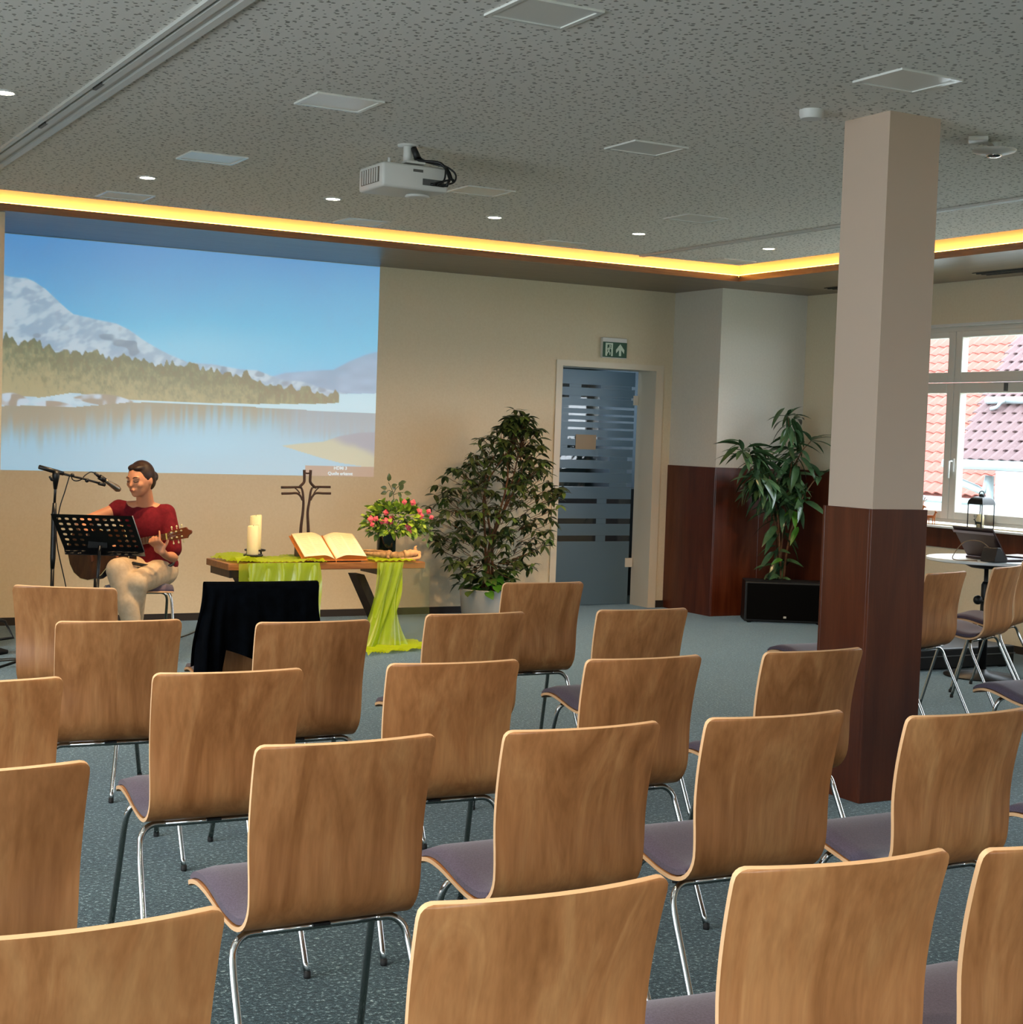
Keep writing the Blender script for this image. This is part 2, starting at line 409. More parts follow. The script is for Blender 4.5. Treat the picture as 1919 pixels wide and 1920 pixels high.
# corridor behind the glass door
b = BM(); bx(b, 4.9, 5.0, YW+T_, YW+3.2, 0, 2.965); bx(b, 9.0, 9.1, YW+T_, YW+3.2, 0, 2.965); bx(b, 4.9, 9.1, YW+3.2, YW+3.3, 0, 2.965)
struct('wall_corridor', b, pm('grey blue corridor paint', '#4a555c', .8))

b = BM(); bx(b, 6.1, 8.9, 12.3, 12.8, 0, 1.0); struct('corridor_shade_block', b, pm('dark shade block', '#2c3236', .6))  # unseen box, added to shade the lower part of the frosted door

# skirting
b = BM(); bx(b, 1.985, DX0-.062, YW-.014, YW, 0, .055); struct('baseboard_front', b, 'skirting')
b = BM(); bx(b, DX1+.082, XA-.013, YW-.014, YW, 0, .062); struct('baseboard_corner', b, 'skirting')
b = BM(); bx(b, XR-.012, XR, YBK, 9.93, 0, .055); struct('baseboard_right', b, 'skirting')

# wainscot panels
def panel(name, x0, x1, y0, y1, z0, z1):
    b = BM(); bx(b, x0, x1, y0, y1, z0, z1); bevel_all(b, .002, 1); return struct(name, b, 'wainscot')
panel('trim_2', XA-.013, XA, YB-.013, YW-.001, 0, WAIN)
wp = panel('trim_3', XA, XA+.46, YB-.013, YB, 0, WAIN); panel('trim_4', XA+.463, XR-.001, YB-.013, YB, 0, WAIN)
panel('trim_5', XR-.013, XR, 9.95, YB-.014, 0, WAIN); panel('trim_6', XR-.013, XR, 6.0, 9.948, .715, .868)

# soffit with lip, cove and led strip
SX0 = XL
b = BM(); bx(b, SX0, XC, YC, YW, SOF, SOF+.035); bx(b, SX0, XC, YC, YC+.006, SOF+.035, SOF+.047); bx(b, XC, XR, YC, YW, SOF, SOF+.035)
struct('soffit_front', b, 'soffit')
b = BM(); bx(b, XC, XR, YBK, YC-.002, SOF, SOF+.035); bx(b, XC, XC+.006, YBK, YC-.002, SOF+.035, SOF+.047); struct('soffit_right', b, 'soffit_side')
b = BM(); bx(b, SX0, XC+.07, YC+.050, YC+.065, SOF+.0352, 2.965); struct('trim_7', b, 'fascia')
b = BM(); bx(b, XC+.050, XC+.065, YBK, YC+.050, SOF+.0352, 2.965); struct('trim_8', b, 'fascia')
t = thing('led_strip', 'glowing amber light strip along the ceiling edge above the projected picture', 'light strip', (2.7, YC, SOF+.035))
b = BM(); bx(b, SX0, XC+.018, YC+.008, YC+.018, SOF+.0352, SOF+.053); obj('light_profile', b, 'led', t)
t = thing('led_strip', 'glowing amber light strip along the ceiling edge on the window side', 'light strip', (XC, 5, SOF+.035))
b = BM(); bx(b, XC+.008, XC+.018, YBK, YC+.008, SOF+.0352, SOF+.053); obj('light_profile', b, 'led', t)

# linear vents in the window side soffit
def slot_vent(y0, y1, label):
    t = thing('air_vent', label, 'vent', (8.5, (y0+y1)/2, SOF))
    b = BM(); bx(b, 8.42, 8.60, y0, y1, SOF-.004, SOF-.0005); obj('vent_frame', b, 'blackmetal', t)
    for k in range(3):
        b = BM(); bx(b, 8.44+k*.05, 8.462+k*.05, y0+.02, y1-.02, SOF-.010, SOF-.004); obj('slat', b, 'black', t)
slot_vent(9.25, 10.03, 'dark slotted air vent in the soffit just left of the pillar')
slot_vent(6.8, 8.40, 'long dark slotted air vent in the soffit above the window')

# ceiling rails
def rail(x0, x1, label, n, ridges):
    t = thing('ceiling_rail', label, 'rail', ((x0+x1)/2, 3, CEIL))
    b = BM(); bx(b, x0, x1, YBK+.02, YC2-.02, CEIL-.004, CEIL-.0004); obj('base_plate', b, 'alu', t)
    for xr, wr in ridges:
        b = BM(); bx(b, xr-wr/2, xr+wr/2, YBK+.02, YC2-.02, CEIL-.014, CEIL-.004); obj('ridge', b, 'alu', t)
    for yy in n:
        b = BM(); bx(b, x0+.03, x0+.045, yy, yy+.13, CEIL-.0155, CEIL-.004); obj('slot', b, 'grey', t)
rail(1.562, 1.688, 'white double partition rail crossing the ceiling at upper left', (6.35, 7.35), [(1.572, .02), (1.612, .028), (1.672, .032)])
rail(6.385, 6.425, 'slim white rail on the ceiling running behind the pillar', (), [(6.392, .010), (6.418, .010)])

# recessed square ceiling panels
PL = {(2.52, 4.43): 'large pale square ceiling panel at the top edge of the view', (2.52, 6.12): 'pale square ceiling panel up left of the projector',
      (2.52, 7.78): 'pale square ceiling panel just behind the downlight above the projected picture', (2.52, 9.42): 'amber lit ceiling panel above the projected picture, leftmost at the cove',
      (4.07, 4.43): 'square ceiling panel just above the pillar head', (4.07, 6.15): 'faint square ceiling panel in the middle between projector and pillar',
      (4.08, 7.81): 'square ceiling panel right of the projector', (4.08, 9.47): 'amber lit ceiling panel at the cove below the projector',
      (5.58, 7.86): 'faint square ceiling panel above the fourth downlight', (5.60, 9.52): 'amber lit ceiling panel at the cove above the exit sign',
      (7.08, 9.52): 'amber lit ceiling panel at the cove corner'}
for (x, y), lb in PL.items():
    t = thing('ceiling_panel', lb, 'ceiling panel', (x, y, CEIL), 0, 'square panels in the ceiling')
    hx, hy, zz = .148, .132, CEIL
    b = BM()
    bx(b, x-hx, x+hx, y-hy, y-hy+.018, zz-.008, zz-.0004); bx(b, x-hx, x+hx, y+hy-.018, y+hy, zz-.008, zz-.0004)
    bx(b, x-hx, x-hx+.018, y-hy+.018, y+hy-.018, zz-.008, zz-.0004); bx(b, x+hx-.018, x+hx, y-hy+.018, y+hy-.018, zz-.008, zz-.0004)
    obj('panel_frame', b, 'panelw', t)
    dm_ = 'panelw' if y < 9 else 'panel_amber_lit'
    b = BM(); bx(b, x-hx+.019, x+hx-.019, y-hy+.019, y+hy-.019, zz-.004, zz-.0006); obj('diffuser', b, dm_, t)

# downlights
SL = ['glowing round downlight at the left frame edge', 'glowing round downlight above the projected picture', 'glowing round downlight left of the projector',
      'glowing round downlight right of the projector', 'glowing round downlight above the plant and door', 'glowing round downlight nearest the pillar']
for (x, y), lb in zip([SPOTS[5]] + SPOTS[:5], SL):
    t = thing('downlight', lb, 'ceiling light', (x, y, CEIL), 0, 'round downlights in the ceiling')
    b = BM(); lathe(b, [(.041, -.001), (.041, -.008), (.052, -.008), (.056, -.001), (.041, -.001)], 24, (x, y, CEIL)); obj('trim_ring', b, 'white', t)
    b = BM(); lathe(b, [(0, -.009), (.040, -.006), (.040, -.0015), (0, -.0015)], 20, (x, y, CEIL)); obj('lens', b, 'spot_lens', t)

# smoke detector, emergency lamp
t = thing('smoke_detector', 'white round smoke detector on the ceiling left of the pillar head', 'smoke detector', (4.136, 5.05, CEIL))
b = BM(); lathe(b, [(0, 0), (.05, 0), (.05, -.022), (.043, -.036), (0, -.040)], 28, (4.136, 5.05, CEIL)); obj('housing', b, 'white', t, sharp=40)
t = thing('emergency_light', 'white twin emergency lamp on the ceiling right of the pillar head', 'emergency light', (5.12, 5.08, CEIL))
b = BM(); prism(b, [(4.99, 5.04), (5.05, 4.98), (5.11, 5.04), (5.05, 5.10)], CEIL-.02, CEIL-.0004, 'z'); bevel_all(b, .004, 2); obj('sensor_head', b, 'white', t)
b = BM(); lathe(b, [(0, 0), (.03, 0), (.03, -.025), (.095, -.032), (.09, -.040), (.05, -.052), (0, -.056)], 28, (5.19, 5.08, CEIL)); obj('lamp_dish', b, 'white', t, sharp=50)
b = BM(); ball(b, (5.19, 5.08, CEIL-.055), .035, 1, 1, .35); obj('lens', b, 'chrome', t)
b = BM(); tube(b, [(5.07, 5.03, CEIL-.012), (5.17, 5.07, CEIL-.02)], .008); obj('link_arm', b, 'white', t)

# pillar
PX, PY, PU, PW = 4.3827, 4.8598, .273, .303
b = BM(); bx(b, PX, PX+PU, PY, PY+PU, 0, CEIL); pl = struct('pillar', b, pm('pinkish grey pillar paint', '#c6b09c', .85))
pl['label'] = 'square pillar, pinkish cream above and red brown wood below'
q = (PW-PU)/2
for (x0, x1, y0, y1) in ((PX-q, PX+PU+q, PY-q, PY-.0005), (PX-q, PX+PU+q, PY+PU+.0005, PY+PU+q), (PX-q, PX-.0005, PY-q+.0155, PY+PU), (PX+PU+.0005, PX+PU+q, PY-q+.0155, PY+PU)):
    b = BM(); bx(b, x0, x1, y0, y1, .001, 1.209); bevel_all(b, .0015, 1); obj('wood_panel', b, 'wainscot', pl)

# ================================================================== DOOR
dr = BM(); fy0 = YW-.012
bx(dr, DX0-.060, DX0, fy0, YW+.0, 0, DZ+.050); bx(dr, DX1, DX1+.080, fy0, YW, 0, DZ+.050); bx(dr, DX0, DX1, fy0, YW, DZ, DZ+.050)
bx(dr, DX0-.05, DX0, YW, YW+.27, 0, DZ); bx(dr, DX1, DX1+.05, YW, YW+.27, 0, DZ); bx(dr, DX0-.05, DX1+.05, YW, YW+.27, DZ, DZ+.03)
door = struct('door_1', dr, 'frame')
lv = BM(); bx(lv, DX0+.012, 7.655, 11.602, 11.610, .008, 2.050); leaf = obj('glass_leaf', lv, 'glass', door)
bands = [(724, 6), (744.7, 5), (763.4, 5), (777.3, 4), (789, 4), (803.3, 4), (820.8, 5), (837.7, 5), (858.6, 7), (882, 7.5), (908.8, 8.5), (939.3, 9), (977, 10), (1009.7, 11)]
zt = 2.050
for v, h in bands:
    zc = 1.916 - (v-723)*.004627; hh = h*.004627/2
    b = BM(); bx(b, DX0+.013, 7.654, 11.6005, 11.6015, zc+hh, zt); obj('frosted_band', b, 'frost', leaf)
    zt = zc-hh
b = BM(); bx(b, DX0+.013, 7.654, 11.6005, 11.6015, .009, zt); obj('frosted_band', b, 'frost', leaf)
# half width frosted blocks inside the clear stripes
for i, (v, h) in enumerate(bands):
    zc = 1.916 - (v-723)*.004627; hh = h*.004627/2
    for x0, x1 in (((6.98, 7.10), (7.30, 7.62)) if i < 2 else ((7.42, 7.60),) if i in (8, 9, 10) else ((7.30, 7.40),) if i > 10 else ((6.80, 6.98),)):
        b = BM(); bx(b, x0, x1, 11.6005, 11.6015, zc-hh+.001, zc+hh-.001); obj('frosted_block', b, 'frost', leaf)
b = BM(); bx(b, 7.615, 7.690, 11.590, 11.615, .335, .415); bevel_all(b, .003); obj('lower_hinge', b, 'winframe', door)
b = BM(); bx(b, 7.640, 7.690, 11.590, 11.615, 1.765, 1.850); bevel_all(b, .003); obj('upper_hinge', b, 'winframe', door)
s = tag(obj('paper_notice', (lambda b: (bx(b, 7.060, 7.266, 11.596, 11.5985, 1.365, 1.492), b)[1])(BM()), pm('beige notice paper', '#a89a86', .8)), 'beige sheet of paper taped to the frosted glass door', 'paper')

# exit sign
t = thing('exit_sign', 'green emergency exit sign with running figure and arrow above the door', 'sign', (7.247, YW, 2.15))
b = BM(); bx(b, 7.125, 7.371, YW-.035, YW-.0005, 2.150, 2.322); bevel_all(b, .004); obj('housing', b, 'white', t)
b = BM(); bx(b, 7.127, 7.369, YW-.0375, YW-.0355, 2.156, 2.285); obj('sign_face', b, 'green', t)
ys0, ys1 = YW-.0400, YW-.0380
b = BM(); bx(b, 7.152, 7.170, ys0, ys1, 2.166, 2.276); bx(b, 7.170, 7.226, ys0, ys1, 2.262, 2.276); bx(b, 7.210, 7.226, ys0, ys1, 2.166, 2.262); obj('door_symbol', b, 'signwhite', t)
b = BM()
lathe(b, [(0, 0), (.009, 0), (.009, .0018), (0, .0018)], 12); bmesh.ops.rotate(b, verts=b.verts, cent=(0, 0, 0), matrix=Matrix.Rotation(R(90), 3, 'X')); bmesh.ops.translate(b, verts=b.verts, vec=(7.196, ys0+.0018, 2.250))
for pp in ([(7.184, 2.240), (7.198, 2.238), (7.190, 2.205), (7.178, 2.208)], [(7.196, 2.236), (7.208, 2.222), (7.214, 2.226), (7.201, 2.240)],
           [(7.184, 2.238), (7.170, 2.224), (7.174, 2.219), (7.188, 2.232)], [(7.190, 2.208), (7.203, 2.194), (7.199, 2.176), (7.193, 2.177), (7.195, 2.192), (7.182, 2.204)],
           [(7.180, 2.210), (7.186, 2.206), (7.174, 2.184), (7.158, 2.184), (7.158, 2.190), (7.170, 2.191)]):
    prism(b, pp, ys0, ys1)
obj('running_figure', b, 'signwhite', t)
b = BM(); prism(b, [(7.300, 2.272), (7.342, 2.222), (7.340, 2.192), (7.311, 2.222), (7.311, 2.170), (7.289, 2.170), (7.289, 2.222), (7.260, 2.192), (7.258, 2.222)], ys0, ys1); obj('arrow', b, 'signwhite', t)

# ================================================================== WINDOWS
def bar_y(b, x0, x1, y0, y1, z0, z1): bx(b, x0, x1, y0, y1, z0, z1)
def window_right(name, y0, y1, cols, full):
    fx0, fx1 = XR+.075, XR+.145
    b = BM(); e = .045
    bx(b, fx0, fx1, y0, y0+e, WZ0+.02, WZ1-.002); bx(b, fx0, fx1, y1-e, y1, WZ0+.02, WZ1-.002)
    bx(b, fx0, fx1, y0+e, y1-e, WZ0+.02, WZ0+.045); bx(b, fx0, fx1, y0+e, y1-e, WZ1-.045, WZ1-.002)
    win = struct(name, b, 'winframe')
    tz = 1.985
    for (c0, c1) in cols:
        for (za, zb_, gz0, gz1) in ((WZ0+.047, tz-.003, .991, 1.904), (tz+.003, WZ1-.047, 2.064, 2.330)):
            b = BM(); g0, g1 = c0+.072, c1-.072; sx0, sx1 = XR+.055, XR+.125
            bx(b, sx0, sx1, c0+.003, g0, za, zb_); bx(b, sx0, sx1, g1, c1-.003, za, zb_)
            bx(b, sx0, sx1, g0, g1, za, gz0); bx(b, sx0, sx1, g0, g1, gz1, zb_)
            bevel_all(b, .004, 1)
            sa = obj('sash', b, 'winframe', win)
            b = BM(); bx(b, XR+.088, XR+.094, g0-.01, g1+.01, gz0-.01, gz1+.01); obj('pane', b, 'glass', sa)
            if full:
                b = BM()
                if zb_ < 2:
                    bx(b, sx0-.012, sx0-.001, c1-.052, c1-.022, 1.30, 1.40); tube(b, [(sx0-.012, c1-.037, 1.38), (sx0-.045, c1-.037, 1.38), (sx0-.048, c1-.037, 1.25)], .009)
                else:
                    bx(b, sx0-.010, sx0-.001, (c0+c1)/2-.06, (c0+c1)/2+.06, 2.345, 2.362)
                obj('handle', b, 'white', sa)
                if zb_ < 2:
                    b = BM(); bx(b, sx0-.02, sx0-.001, c0*.45+c1*.55-.012, c0*.45+c1*.55+.012, 1.915, 1.975); obj('catch', b, 'grey', sa)
    return win
w1 = window_right('window_1', 6.55, 9.88, [(6.60, 7.75), (7.75, 8.953), (8.953, 9.835)], True)
window_right('window_2', 2.6, 5.4, [(2.65, 4.0), (4.0, 5.35)], False)
b = BM(); bx(b, XR-.10, XR+.075, 6.45, 9.93, .868, .884); bevel_all(b, .004); struct('windowsill_1', b, 'sill')
b = BM(); bx(b, XR-.004, XR+.05, 6.56, 9.87, 2.412, 2.432); struct('trim_9', b, 'white')
for i, (x0, x1, z0, z1) in enumerate(BW):
    b = BM(); n = 3 if x1-x0 > 4 else 2; wd = (x1-x0)/n
    for k in range(n):
        bx(b, x0+k*wd, x0+k*wd+.05, YBK-.15, YBK-.08, z0, z1); bx(b, x0+(k+1)*wd-.05, x0+(k+1)*wd, YBK-.15, YBK-.08, z0, z1)
        bx(b, x0+k*wd+.05, x0+(k+1)*wd-.05, YBK-.15, YBK-.08, z0, z0+.06); bx(b, x0+k*wd+.05, x0+(k+1)*wd-.05, YBK-.15, YBK-.08, z1-.06, z1)
    wb = struct('window_%d' % (4+i), b, 'winframe')
    b = BM(); bx(b, x0+.02, x1-.02, YBK-.118, YBK-.112, z0+.02, z1-.02); obj('pane', b, 'glass', wb)

# ================================================================== OUTSIDE
b = BM(); bx(b, 9.3, 60, -40, 60, -3.2, -3.0); bx(b, -60, 9.3, -60, -4.6, -.35, -.15); g = struct('ground_outside', b, 'grass')
def tile_mesh(name, w_, l_, mat):
    b = BM(); n = 5; th = .016
    up = []; lo = []
    for j, (yy, zz) in enumerate(((0, .10*w_), (l_, .0))):
        ru = []; rl = []
        for i in range(n+1):
            a = i/n; x = (a-.5)*w_; z = zz + .085*w_*math.sin(a*PI*2-.4)
            ru.append(b.verts.new((x, yy, z+th))); rl.append(b.verts.new((x, yy, z)))
        up.append(ru); lo.append(rl)
    for i in range(n):
        b.faces.new((up[0][i], up[0][i+1], up[1][i+1], up[1][i])); b.faces.new((lo[0][i], lo[1][i], lo[1][i+1], lo[0][i+1]))
        b.faces.new((up[0][i], lo[0][i], lo[0][i+1], up[0][i+1]))
    return finish(b, name, mat)
def roof(parent, org, slope, rows, cols, tw, tl, mat, shift=None, fill=1.6, mat_name='roof_slab'):
    """roof rising towards +x from the eave line along y through org"""
    me = tile_mesh('roof_tile', tw*1.06, tl*1.25, mat)
    ca, sa = math.cos(slope), math.sin(slope)
    base = Matrix(((0, ca, -sa, 0), (-1, 0, 0, 0), (0, sa, ca, 0), (0, 0, 0, 1)))   # tile x -> -y, tile y -> up slope
    cnt = 0
    for r_ in range(rows):
        s0 = shift(r_) if shift else 0
        for c_ in range(cols):
            if cnt >= 298: break
            o = bpy.data.objects.new('roof_tile', me); COL.objects.link(o); o.parent = parent
            yy = -(s0 + (c_+.5)*tw); d = r_*tl
            P = Vector((ca*d, yy, sa*d)) + Vector(org) + Vector((-sa, 0, ca))*(.02+random.uniform(0, .004))
            o.matrix_local = Matrix.Translation(P - parent.location) @ base @ Matrix.Rotation(random.uniform(-.012, .012), 4, 'Z')
            cnt += 1
# house A, red roof, far
A = thing('house', 'far house with a red tiled roof seen through the left panes of the window', 'building', (17.2, 16, -3))
b = BM(); bx(b, 17.3, 24, 12, 24, -3.0, .78); obj('wall', b, 'render', A)
sl = R(40); b = BM(); prism(b, [(16.85, .73), (16.85, .80), (21.5, .80+4.65*math.tan(sl)), (21.5, .70+4.65*math.tan(sl))], 11.8, 24, 'y'); obj('roof_slab', b, 'tile_red', A)
roof(A, (16.80, 18.1, .80), sl, 17, 14, .200, .235, 'tile_red', shift=lambda r_: -.19*r_)
b = BM(); tube(b, [(16.76, 12, .74), (16.76, 24, .74)], .05); obj('gutter', b, 'zinc', A)
b = BM(); bx(b, 17.25, 17.30, 15.9, 17.2, -1.2, .35); obj('green_shutter', b, pm('turquoise shutter', '#5aa890', .6), A)
# house B, weathered roof, nearer
Bh = thing('house', 'near white house with a weathered tiled roof and gutter, right side of the window', 'building', (13.1, 11, -3))
b = BM(); bx(b, 13.15, 16.2, 7.0, 12.62, -3.0, 1.37); obj('wall', b, 'render', Bh)
b = BM()
e0, e1, top = (12.95, 13.12, 1.33), (12.95, 6.8, 1.33), 2.9
th = .07; x1 = 12.95+top/math.tan(sl)*.62; z1 = 1.33+(x1-12.95)*math.tan(sl)
vv = [(12.95, 13.12, 1.33), (12.95, 6.8, 1.33), (x1, 6.8, z1), (x1, 14.1, z1)]
A1 = [b.verts.new(p) for p in vv]; B1 = [b.verts.new((p[0], p[1], p[2]-th)) for p in vv]
b.faces.new(A1); b.faces.new(B1[::-1])
for i in range(4): b.faces.new((A1[i], B1[i], B1[(i+1) % 4], A1[(i+1) % 4]))
obj('roof_slab', b, 'tile_grey', Bh)
roof(Bh, (12.93, 13.10, 1.345), sl, 14, 21, .150, .165, 'tile_grey', shift=lambda r_: -.058*r_)
b = BM(); tube(b, [(12.90, 6.8, 1.32), (12.90, 13.15, 1.32)], .055); obj('gutter', b, 'zinc', Bh)
b = BM(); tube(b, crv([(12.90, 13.05, 1.30), (12.92, 13.0, 1.15), (13.05, 12.70, 1.02), (13.08, 12.62, .9), (13.08, 12.62, -3)], 4), .045); obj('downpipe', b, 'zinc', Bh)
b = BM(); tube(b, [(13.62, 9.0, 2.06), (13.62, 13.26, 2.06)], .042); tube(b, crv([(13.62, 12.95, 2.06), (13.55, 12.98, 2.03), (13.52, 13.0, 1.98), (13.55, 13.12, 1.96)], 4), .022); obj('upper_gutter', b, 'zinc', Bh)

# ================================================================== CHAIRS
def shell_mesh():
    prof = crv([(0, 0, .820), (0, .020, .750), (0, .036, .675), (0, .044, .600), (0, .042, .520), (0, .048, .468), (0, .078, .430), (0, .125, .414), (0, .180, .418),
                (0, .240, .432), (0, .300, .446), (0, .350, .450), (0, .395, .443), (0, .430, .428)], 3)
    def dens(P_, f): return [P_[0]] + [P_[0].lerp(P_[1], k) for k in f] + P_[1:]
    prof = dens(prof, (.08, .25, .5)); prof = dens(prof[::-1], (.08, .25, .5))[::-1]
    n = len(prof); cols = 11; b = BM(); th = .010
    arc = [0]
    for i in range(1, n): arc.append(arc[-1]+(prof[i]-prof[i-1]).length)
    def wid(i):
        z = prof[i].z; y = prof[i].y
        if y < .12: w_ = .191 + .011*max(0, (z-.45)/.37)
        else: w_ = .191 + .009*min(1, (y-.12)/.2)
        s_ = min(arc[i], arc[-1]-arc[i]); r_ = .020
        if s_ < r_: w_ -= r_ - math.sqrt(max(0, r_*r_-(r_-s_)**2))
        return w_
    def curve(i):
        z = prof[i].z
        return .026*max(0, min(1, (z-.43)/.30)) if prof[i].y < .12 else 0
    F = []; Bk = []
    for i in range(n):
        d = (prof[min(i+1, n-1)]-prof[max(i-1, 0)]).normalized(); nr = Vector((0, d.z, -d.y))
        # nr points to the rear / underside
        fr = []; bk = []
        for k in range(cols):
            s = (k/(cols-1)-.5)*2; s = math.copysign(1-(1-abs(s))**1.0, s)
            off = -curve(i)*(1-s*s) + 0
            P = Vector((s*wid(i), prof[i].y+off, prof[i].z))
            if i in (0, n-1) : pass
            fr.append(b.verts.new(P)); bk.append(b.verts.new(P+nr*th))
        F.append(fr); Bk.append(bk)
    for i in range(n-1):
        for k in range(cols-1):
            f = b.faces.new((F[i][k], F[i][k+1], F[i+1][k+1], F[i+1][k])); f.smooth = True
            f = b.faces.new((Bk[i][k], Bk[i+1][k], Bk[i+1][k+1], Bk[i][k+1])); f.smooth = True
        for A_, B_ in (((F[i][0], F[i+1][0]), (Bk[i][0], Bk[i+1][0])), ((F[i][-1], F[i+1][-1]), (Bk[i][-1], Bk[i+1][-1]))):
            f = b.faces.new((A_[0], A_[1], B_[1], B_[0])); f.material_index = 1
    for r_ in (0, n-1):
        for k in range(cols-1):
            f = b.faces.new((F[r_][k], F[r_][k+1], Bk[r_][k+1], Bk[r_][k])); f.material_index = 1
    return b, prof
def pad_mesh():
    b = BM(); prof = crv([(0, .085, .432), (0, .125, .420), (0, .180, .423), (0, .240, .437), (0, .300, .451), (0, .350, .455), (0, .395, .448), (0, .424, .436)], 3)
    n = len(prof); cols = 9; top = []; bot = []
    for i in range(n):
        e = min(1, min(i, n-1-i)/2)
        t_ = []; o_ = []
        for k in range(cols):
            s = (k/(cols-1)-.5)*2; w_ = .182+.010*min(1, i/8); ed = 1 if abs(s) < .9 else .45
            t_.append(b.verts.new((s*w_, prof[i].y, prof[i].z+.004+.016*(.35+.65*e)*ed))); o_.append(b.verts.new((s*w_, prof[i].y, prof[i].z-.003)))
        top.append(t_); bot.append(o_)
    for i in range(n-1):
        for k in range(cols-1):
            b.faces.new((top[i][k], top[i][k+1], top[i+1][k+1], top[i+1][k])).smooth = True
            b.faces.new((bot[i][k], bot[i+1][k], bot[i+1][k+1], bot[i][k+1]))
        for k in (0, -1): b.faces.new((top[i][k], top[i+1][k], bot[i+1][k], bot[i][k]))
    for i in (0, n-1):
        for k in range(cols-1): b.faces.new((top[i][k], top[i][k+1], bot[i][k+1], bot[i][k]))
    return b
TR = .0088
def leg_rear(s):
    b = BM(); tube(b, crv([(s*.212, -.070, .010), (s*.2083, -.0143, .118), (s*.2047, .0413, .226), (s*.201, .0969, .334), (s*.193, .112, .374), (s*.168, .122, .3935), (s*.13, .125, .395)], 4), TR, 10); return b
def leg_front(s):
    b = BM(); tube(b, crv([(s*.216, .385, .010), (s*.2107, .3548, .123), (s*.2053, .3245, .237), (s*.200, .2943, .350), (s*.192, .284, .395), (s*.172, .279, .416), (s*.13, .278, .421)], 4), TR, 10); return b
def foot(s, y):
    b = BM(); lathe(b, [(0, 0), (.009, 0), (.0102, .004), (.0098, .018), (0, .018)], 10, (s, y, 0)); return b
def make_chair(name, label, group, back=True):
    t = thing(name, label, 'chair', (0, 0, 0), 0, group)
    if back:
        b, pr_ = shell_mesh(); obj('shell', b, ['chair', 'ply_edge'], t, sharp=45)
    obj('seat_pad', pad_mesh(), 'seat', t)
    for s in (-1, 1):
        lg = obj('leg', leg_rear(s), 'chrome', t); obj('rubber_foot', foot(s*.212, -.070), 'rubber', lg)
        lg = obj('leg', leg_front(s), 'chrome', t); obj('rubber_foot', foot(s*.216, .385), 'rubber', lg)
    b = BM(); tube(b, [(-.135, .125, .395), (.135, .125, .395)], TR, 10); obj('rear_crossbar', b, 'chrome', t)
    b = BM(); tube(b, [(-.135, .278, .421), (.135, .278, .421)], TR, 10); obj('front_crossbar', b, 'chrome', t)
    b = BM(); bx(b, -.02, .02, .11, .29, .396, .402); obj('seat_bracket', b, 'blackmetal', t)
    return t
G = ['front row of chairs before the altar table', 'second row of wooden chairs', 'third row of wooden chairs', 'fourth row of wooden chairs', 'nearest row of wooden chairs', 'chairs by the window']
CH = [
 (1.43, 6.087, -.50, 'front row wooden chair turned to the right, in front of the singer', 0),
 (2.176, 5.948, -.05, 'front row wooden chair half hidden under the black cloth', 0),
 (3.476, 5.939, -.03, 'front row wooden chair in front of the leafy tree in the white pot', 0),
 (1.354, 5.012, -.08, 'second row wooden chair in front of the singer, left of the black cloth', 1),
 (1.962, 4.856, -.02, 'second row wooden chair just right of the black cloth', 1),
 (2.620, 4.945, .00, 'second row wooden chair whose top just covers the front row chair before the tree', 1),
 (3.324, 4.927, -.03, 'second row wooden chair before the brown wainscot, rightmost of its row', 1),
 (.722, 3.93, .0, 'third row wooden chair cut by the left frame edge', 2),
 (1.347, 3.9076, -.054, 'third row wooden chair with dark front leg showing at its left', 2),
 (1.998, 3.893, -.06, 'third row wooden chair in the middle of the picture, below the altar table', 2),
 (2.589, 3.82, -.02, 'third row wooden chair with grey seat corner poking out left, below the door', 2),
 (3.220, 3.81, .02, 'third row wooden chair standing against the foot of the pillar', 2),
 (.541, 2.935, .0, 'fourth row wooden chair at the left frame edge behind the nearest left chair', 3),
 (1.2785, 2.960, 0, 'fourth row wooden chair with seat corner showing at left, left of centre', 3),
 (1.8332, 2.933, -.012, 'fourth row wooden chair with strong grain in the centre of the rows', 3),
 (2.3581, 2.915, -.03, 'fourth row wooden chair left of the pillar foot with curved side edge', 3),
 (2.848, 2.785, .0, 'fourth row wooden chair right of the pillar foot at the right side', 3),
 (3.575, 2.74, .0, 'fourth row chair of which only the grey seat shows at the right frame edge', 3),
 (.480, 1.975, .0, 'nearest row wooden chair in the bottom left corner', 4),
 (1.1242, 1.8786, -.02, 'nearest row wooden chair at bottom centre, largest in view', 4),
 (1.6381, 1.8448, -.09, 'nearest row wooden chair right of the bottom centre one', 4),
 (2.083, 1.795, -.02, 'nearest row wooden chair with wavy grain at the bottom right corner', 4),
 (5.09, 5.72, .0, 'wooden chair hidden behind the pillar with its seat edge showing at left', 5),
 (5.22, 4.47, .0, 'chair right of the pillar of which mainly the pale grey seat shows', 5),
 (6.014, 6.085, .26, 'light wooden chair right next to the pillar below the window', 5),
 (6.736, 6.345, .374, 'light wooden chair seen from behind under the white round table', 5),
 (7.31, 6.70, .5, 'light wooden chair cut by the right frame edge below the round table', 5),
]
proto = None
for (x, y, a, lb, gi) in CH:
    if proto is None: proto = c_ = make_chair('wooden_chair', lb, G[gi])
    else: c_ = copy_tree(proto)
    c_['label'] = lb; c_['group'] = G[gi]; c_.location = (x, y, 0); c_.rotation_euler = (0, 0, a)
st = make_chair('stool', 'chrome legged backless seat under the guitar player', 'x', back=False); del st['group']; st['category'] = 'stool'
b = BM(); bx(b, -.19, .19, .085, .43, .424, .434); bevel_all(b, .004); obj('seat_board', b, 'ply_edge', st, world=False)
